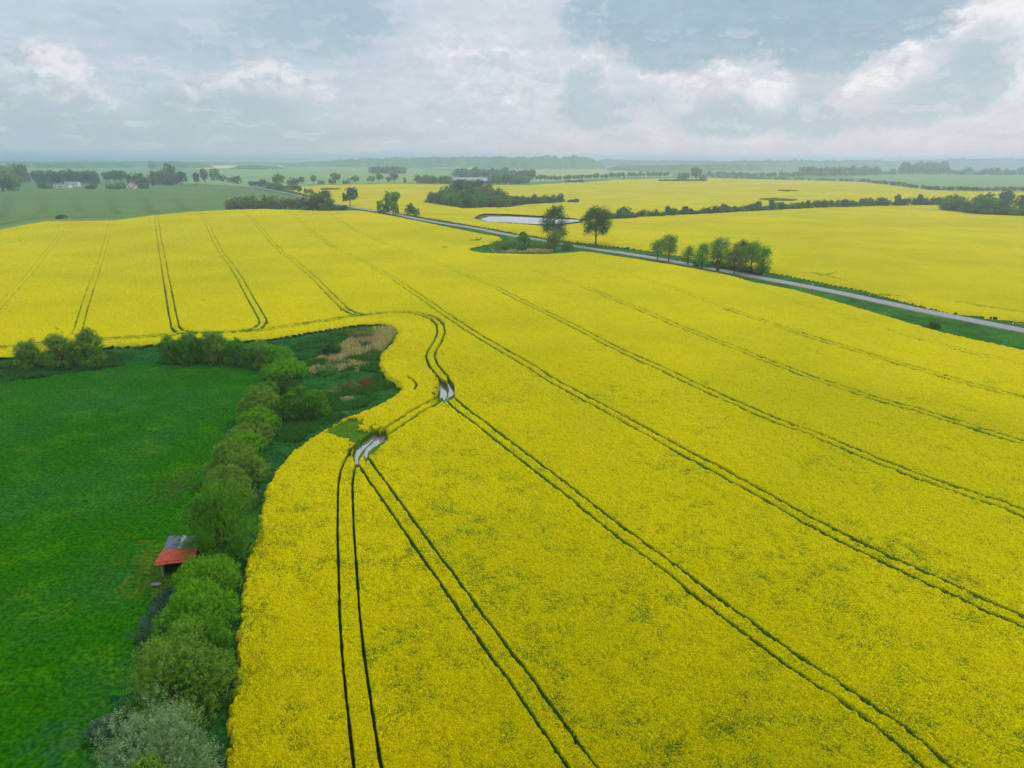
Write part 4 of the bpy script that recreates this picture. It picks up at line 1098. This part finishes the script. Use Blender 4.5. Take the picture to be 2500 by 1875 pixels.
def building(name, px0, px1, base, depth, eave, ridge, label, roofmat, wallmat, nwin, flat=False, gable_front=False, door=True):
    a, rz, L = frame_from(px0, px1, base)
    e = empty(name, (a[0], a[1], float(terrain(a[0], a[1]))), label, 'building', None, rz)
    m = MB(); m.box((L / 2, depth / 2, eave / 2), (L, depth, eave))
    if not flat:
        if gable_front: m.add([(0, 0, eave), (L, 0, eave), (L / 2, 0, ridge), (0, depth, eave), (L, depth, eave), (L / 2, depth, ridge)], [], [(0, 1, 2), (5, 4, 3)])
        else: m.add([(0, 0, eave), (0, depth, eave), (0, depth / 2, ridge), (L, 0, eave), (L, depth, eave), (L, depth / 2, ridge)], [], [(2, 1, 0), (3, 4, 5)])
    mk_obj('wall', m.mesh('wall', wallmat), e)
    r = MB(); t = .25; ov = .5
    if flat: r.box((L / 2, depth / 2, eave + .2), (L + 2 * ov, depth + 2 * ov, .35))
    elif gable_front:
        for s in (-1, 1):
            x0 = L / 2; x1 = L / 2 + s * (L / 2 + ov); z1 = eave - ov * (ridge - eave) / (L / 2)
            lo = [(x0, -ov, ridge + .02), (x1, -ov, z1 + .02), (x1, depth + ov, z1 + .02), (x0, depth + ov, ridge + .02)]
            r.prism(lo, [(p[0], p[1], p[2] + t) for p in lo])
    else:
        for s in (-1, 1):
            y0 = depth / 2; y1 = depth / 2 + s * (depth / 2 + ov); z1 = eave - ov * (ridge - eave) / (depth / 2)
            lo = [(-ov, y0, ridge + .02), (-ov, y1, z1 + .02), (L + ov, y1, z1 + .02), (L + ov, y0, ridge + .02)]
            r.prism(lo, [(p[0], p[1], p[2] + t) for p in lo])
    mk_obj('roof', r.mesh('roof', roofmat), e)
    for i in range(nwin):
        wm = MB(); wx = L * (i + .5) / nwin
        wm.box((wx, -.03, eave * .55), (min(1.6, L / nwin * .5), .1, eave * .32)); mk_obj('window', wm.mesh('window', M_glass), e)
    if door:
        dm = MB(); dm.box((L * .5 + L / max(nwin, 1) * .5 if nwin % 2 else L * .5, -.035, 1.05), (1.1, .1, 2.1)); mk_obj('door', dm.mesh('door', M_bark), e)
    return e


building('village_hall', 118, 168, 459, 12, 4.6, 6.5, 'long low white village building with a band of windows among the trees', M_greyroof, M_wall, 7, flat=True)
building('village_hall', 158, 190, 455, 10, 6.2, 7, 'white flat roofed block standing at the right end of the long low one', M_greyroof, M_wall, 5, flat=True)
building('gabled_house', 311, 328, 461, 11, 4.2, 9.0, 'small white house with its pointed gable facing the wheat field', M_redroof, M_wall, 2, gable_front=True)
M_plank = mat_simple('grey_plank', (.16, .16, .15), (.24, .24, .22), .8, .9)
building('long_barn', 1104, 1200, 447.5, 26, 4.0, 9.5, 'very long barn with a pale grey roof among trees', M_greyroof, M_plank, 10)
building('small_farmhouse', 850, 862, 449.5, 9, 3.6, 7.5, 'tiny pale farmhouse beneath trees beyond the far road', M_greyroof, M_wall, 2)

# ------------------------------------------------------------------ field shelter beside the bushes
M_tile = mat_simple('red_roof_sheet', (.34, .055, .030), (.50, .100, .060), 2.0, .75)
M_felt = mat_simple('blue_grey_roof_sheet', (.055, .072, .105), (.11, .13, .165), 2.2, .6, stretch=(1, 3, 1))
M_lath = mat_simple('pale_roof_strip', (.22, .23, .21), (.28, .29, .26), 3, .7)
M_post = mat_simple('weathered_post', (.22, .20, .17), (.38, .36, .32), 8, .9)
M_board = mat_simple('dark_shed_board', (.02, .017, .014), (.05, .042, .033), 3, .95, stretch=(8, 8, 1))
FL, FR, ML, MR, BL, BR = [Vector(W(px_, py_, z_)) for px_, py_, z_ in ((373.6, 1381.5, 1.75), (477, 1369.5, 1.75), (398.6, 1342, 2.35), (481, 1337, 2.35), (412.7, 1308.5, 2.05), (484, 1309, 2.05))]
org = Vector(W(430, 1400)); org.z = 0
shed = empty('field_shelter', org, 'open cattle shelter with a red and blue grey roof in the green meadow', 'shelter')


def roof_panel(name, a, b, c, d, n, mat, amp, th_=.05, parent=shed):
    """a,b front left/right; d,c back left/right; n corrugations"""
    k = n * 6; vt = []; vb = []
    up_ = Vector((0, 0, 1))
    for i in range(k + 1):
        u = i / k; z = amp * math.sin(2 * math.pi * u * n)
        for j in range(9):
            v = j / 8.0; p = (a.lerp(b, u)).lerp(d.lerp(c, u), v) - org + up_ * (z - .012 * (j % 2))
            vt.append(p + up_ * th_); vb.append(p)
    N = len(vt); q = []
    for i in range(k):
        for j in range(8):
            o = i * 9 + j; q.append((o, o + 9, o + 10, o + 1)); q.append((N + o, N + o + 1, N + o + 10, N + o + 9))
    for i in range(k):
        o = i * 9; q.append((o, N + o, N + o + 9, o + 9)); o += 8; q.append((o, o + 9, N + o + 9, N + o))
    for j in range(8):
        q.append((j, j + 1, N + j + 1, N + j)); o = k * 9 + j; q.append((o, N + o, N + o + 1, o + 1))
    mm = MB(); mm.add(vt + vb, q)
    return mk_obj(name, mm.mesh(name, mat), parent)


fm = .14
FL2 = FL.lerp(ML, fm); FR2 = FR.lerp(MR, fm)
rp = roof_panel('red_roof', FL2 + Vector((0, 0, .07)), FR2 + Vector((0, 0, .07)), MR, ML, 16, M_tile, .022)
lip = roof_panel('roof_lip', FL, FR, FR2.lerp(MR, .04), FL2.lerp(ML, .04), 16, M_tile, .02, .04, rp); lip.parent = rp
roof_panel('grey_roof', ML + Vector((0, 0, -.06)), MR + Vector((0, 0, -.06)), BR, BL, 12, M_felt, .018)
a_, b_ = ML.lerp(MR, .40), ML.lerp(MR, .53); c_, d_ = BL.lerp(BR, .62), BL.lerp(BR, .49)
roof_panel('roof_strip', a_ + Vector((0, 0, .02)), b_ + Vector((0, 0, .02)), c_ + Vector((0, 0, .075)), d_ + Vector((0, 0, .075)), 1, M_lath, .004)
lp = Vector(W(398.8, 1408.4)); rp_ = Vector(W(466, 1390)); fd = (ML - FL); fd.z = 0; fd.normalize()


def sub(v, z): return Vector((v.x - org.x, v.y - org.y, z))


for p0, p1 in ((lp, FL.lerp(FR, .14)), (rp_, FL.lerp(FR, .93))):
    mm = MB(); tp_ = p1 + fd * .35
    mm.tube([sub(p0, -.1), (sub(p0, 0) + sub(tp_, 0)) * .5 + Vector((0, 0, .85)), sub(tp_, 1.80)], [.085, .08, .07], 7)
    mk_obj('post', mm.mesh('post', M_post, True), shed)
bl, br = BL.lerp(FL, .12), BR.lerp(FR, .12)
for p0 in (bl, br, bl.lerp(br, .5)):
    mm = MB(); mm.tube([sub(p0, -.1), sub(p0, 1.98)], [.075, .07], 7); mk_obj('post', mm.mesh('post', M_post, True), shed)


def wallq(p, q, z0, z1, za, name='side_wall'):
    d = (q - p); d.z = 0; nrm = Vector((-d.y, d.x, 0)).normalized() * .03; mm = MB()
    A = [sub(p, z0) - nrm, sub(q, z0) - nrm, sub(q, z1) - nrm, sub(p, za) - nrm]
    mm.prism(A, [v + nrm * 2 for v in A]); mk_obj(name, mm.mesh(name, M_board), shed)


wallq(bl, br, .0, 1.97, 1.97, 'back_wall')
wl0 = FL.lerp(FR, .16) + fd * .6
wallq(wl0.lerp(bl, .08), bl, .0, 1.95, 1.9); wallq(Vector((rp_.x, rp_.y, 0)) + fd * .4, br, .0, 1.95, 1.9)
mm = MB()
mm.tube([sub(FL.lerp(FR, .08) + fd * .3, 1.72), sub(FL.lerp(FR, .97) + fd * .3, 1.72)], [.06, .06], 6); mk_obj('beam', mm.mesh('beam', M_post, True), shed)
M_board2 = mat_simple('lichened_stone', (.10, .11, .09), (.17, .18, .15), 4, .9)
# pale stone in the trodden grass
c = W(381, 1427); rng = np.random.default_rng(8)
mm = MB(); vs_ = []
for j in range(5):
    ph = j / 4 * math.pi / 2
    for i in range(10):
        a = i / 10 * 6.283; r = .42 * math.cos(ph) * (1 + .18 * rng.random()); vs_.append((math.cos(a) * r * 1.35, math.sin(a) * r * .8, .16 * math.sin(ph) - .02))
mm.add(vs_, [(j * 10 + i, j * 10 + (i + 1) % 10, (j + 1) * 10 + (i + 1) % 10, (j + 1) * 10 + i) for j in range(4) for i in range(10)])
st = mk_obj('stone', mm.mesh('stone', M_board2), None, (c[0], c[1], .05)); tag(st, 'pale flat stone lying in the trodden yellow grass before the shelter', 'stone')

# ------------------------------------------------------------------ roadside marker posts, junk in the crop
for i, (px, py, hgt, lab) in enumerate([(1428, 603, 1.0, 'white roadside post nearest the lone big oak'), (1574, 627, 1.1, 'white roadside post left of the pair of roadside trees'), (1660, 638, 1.0, 'white roadside post left of the dark cone shaped tree'),
                                        (1864.5, 673, 1.1, 'white roadside post right next to the roadside clump'), (1984, 697, 1.1, 'white roadside post second from the roadside clump'), (2122, 722, 1.1, 'white roadside post in the middle of the bare road stretch'),
                                        (2280, 754, 1.1, 'white roadside post second from the right edge of the picture'), (2473, 792, 1.2, 'white roadside post by the tan grass at the right edge')]):
    b = W(px, py); e = empty('marker_post', (b[0], b[1], b[2]), lab, 'post', 'white marker posts along the road')
    mm = MB(); mm.prism([(-.09, -.06, 0), (.09, -.06, 0), (.09, .06, 0), (-.09, .06, 0)], [(-.08, -.05, hgt), (.08, -.05, hgt), (.08, .05, hgt - .05), (-.08, .05, hgt - .05)])
    mk_obj('post', mm.mesh('post', M_white), e)
    mm = MB(); mm.box((0, 0, hgt * .78), (.19, .14, .18)); mk_obj('reflector_band', mm.mesh('reflector_band', M_black), e)
M_yel = mat_simple('yellow_paint', (.65, .45, .01), (.8, .6, .03), 3, .6)
b = W(1954, 708); e = empty('pipeline_marker', (b[0], b[1], b[2]), 'yellow marker post at the crop edge on the near side of the road', 'post')
mm = MB(); mm.tube([(0, 0, -.1), (0, 0, 1.7)], [.07, .07], 8); mk_obj('post', mm.mesh('post', M_yel, True), e)
mm = MB(); mm.box((0, 0, 1.85), (.45, .10, .35)); mk_obj('marker_cap', mm.mesh('marker_cap', M_yel), e)
b = W(1161, 592)
e = empty('fallen_branch', (b[0], b[1], float(terrain(b[0], b[1]))), 'dead forked branch lying in a gap of the near yellow crop', 'branch')
mm = MB(); mm.tube([(-4, 0, .6), (-1, .2, 1.2), (2, 0, 1.5), (3.4, .1, 2.9)], [.12, .26, .24, .12], 6); mm.tube([(1, 0, 1.4), (.2, .1, 2.9)], [.2, .1], 5); mm.tube([(-2, .1, 1.0), (-3, .8, 1.9)], [.14, .06], 5)
mk_obj('limb', mm.mesh('limb', M_bark, True), e)
b = W(1164, 591.5); mm = MB()
mm.add([(-1.2, -.5, 1.0), (1.1, -.7, .9), (1.4, .5, 1.15), (-.9, .6, 1.2), (-1.0, -.4, 0), (1, -.6, 0), (1.2, .4, 0), (-.8, .5, 0)], [(0, 1, 2, 3), (0, 4, 5, 1), (1, 5, 6, 2), (2, 6, 7, 3), (3, 7, 4, 0)])
tag(mk_obj('plastic_sheet', mm.mesh('plastic_sheet', M_white), None, (b[0], b[1], float(terrain(b[0], b[1])) + .3)), 'small crumpled white sheet lying by the dead branch', 'sheet')


# ------------------------------------------------------------------ reeds, weeds (uncountable)
def blades(name, pg, n, h, wdt, mat, label, seed, lean=.25, z=0):
    P_ = poly(pg, z); rng = np.random.default_rng(seed)
    lo, hi_ = P_.min(0), P_.max(0); pts = np.empty((0, 2))
    while len(pts) < n:
        q = lo + (hi_ - lo) * rng.random((n * 3, 2))
        dens = fbm(q[:, 0], q[:, 1], 4.0, 3, seed)
        q = q[inside(q[:, 0], q[:, 1], P_) & (dens > .44 + .25 * rng.random(len(q)))]; pts = np.concatenate([pts, q])
    pts = pts[:n]; zt = terrain(pts[:, 0], pts[:, 1])
    a = rng.random(n) * 6.283; hh = h * (.6 + .6 * rng.random(n)); ww = wdt * (.7 + .6 * rng.random(n))
    dx, dy = np.cos(a) * ww / 2, np.sin(a) * ww / 2
    lx, ly = rng.normal(size=n) * lean * hh, rng.normal(size=n) * lean * hh
    V = np.empty((n, 4, 3))
    V[:, 0] = np.stack([pts[:, 0] - dx, pts[:, 1] - dy, zt - .05], 1); V[:, 1] = np.stack([pts[:, 0] + dx, pts[:, 1] + dy, zt - .05], 1)
    V[:, 2] = np.stack([pts[:, 0] + dx * .7 + lx, pts[:, 1] + dy * .7 + ly, zt + hh], 1); V[:, 3] = np.stack([pts[:, 0] - dx * .7 + lx, pts[:, 1] - dy * .7 + ly, zt + hh], 1)
    me = mk_mesh(name, V.reshape(-1, 3), np.arange(4 * n).reshape(n, 4), {'tone': np.repeat(rng.random(n), 4)}, mat)
    return tag(mk_obj(name, me), label, 'plants', None, 'stuff')


M_reedl = mat_leaf('reed_straw', (.30, .25, .10), (.60, .50, .25), .3)
M_rustl = mat_leaf('rust_dock', (.12, .05, .018), (.27, .13, .06), .2)
M_tuft = mat_leaf('grass_tufts', (.022, .110, .012), (.070, .210, .030), .35)
M_tuftb = mat_leaf('blue_grass_tufts', (.030, .090, .040), (.085, .185, .105), .3)
blades('reeds', [(800, 885), (825, 852), (865, 826), (900, 808), (955, 802), (968, 815), (950, 840), (930, 862), (875, 872), (840, 885)], 4200, 1.2, .15, M_reedl, 'dry tan reeds in the hollow of the meadow corner', 1)
blades('reeds', [(725, 905), (790, 868), (850, 882), (900, 890), (880, 915), (790, 915)], 1300, .7, .15, M_reedl, 'thin scattered tan reeds left of the dense reed bed', 2)
blades('dock_weeds', [(795, 972), (800, 955), (840, 942), (905, 928), (915, 940), (870, 962), (830, 972)], 2000, .6, .17, M_rustl, 'rust brown weeds in the wet hollow', 3)
blades('reeds', [(1198, 609), (1350, 611), (1352, 617.5), (1240, 616), (1200, 614)], 1800, 1.0, .3, M_reedl, 'tan reeds along the front of the roadside island', 4)
blades('rough_grass', [(0, 936), (129, 917), (308, 892), (330, 870), (250, 862), (100, 880), (0, 895)], 16000, .75, .16, M_tuft, 'dark rough grass under the open willows', 5, .4)
blades('rough_grass', [(700, 850), (840, 806), (930, 860), (960, 945), (900, 985), (760, 1060), (700, 1100), (670, 1120), (690, 1040), (810, 1010), (800, 930), (740, 890)], 26000, .6, .15, M_tuft, 'tall rough grass filling the wet hollow', 6, .45)
blades('rough_grass', [(378, 1473), (428, 1438), (445, 1470), (423, 1548), (378, 1597), (345, 1560)], 9000, .55, .13, M_tuftb, 'blue green tufted grass below the shelter', 7, .6)
blades('rough_grass', [(290, 1712), (348, 1672), (360, 1732), (300, 1860), (230, 1800)], 7000, .5, .12, M_tuftb, 'blue green tufted grass beside the silvery willow', 8, .6)

# ------------------------------------------------------------------ air
m = bpy.data.materials.new('haze_air'); m.use_nodes = True; t = NT(m.node_tree)
pv = t.n('ShaderNodeVolumePrincipled'); pv.inputs['Density'].default_value = 0.00027
pv.inputs['Color'].default_value = (.66, .78, 1.0, 1)
pv.inputs['Anisotropy'].default_value = .6
o_ = t.n('ShaderNodeOutputMaterial'); t.l(pv.outputs[0], o_.inputs['Volume'])
mm = MB(); mm.box((0, 6500, 29), (26000, 20000, 74))
hz = mk_obj('haze', mm.mesh('haze', m)); tag(hz, kind='stuff')
hz['label'] = 'thin pale haze over the far fields'; hz['category'] = 'haze'
print('objects', len(bpy.data.objects), 'leaf faces', sum(len(me.polygons) for me in bpy.data.meshes))
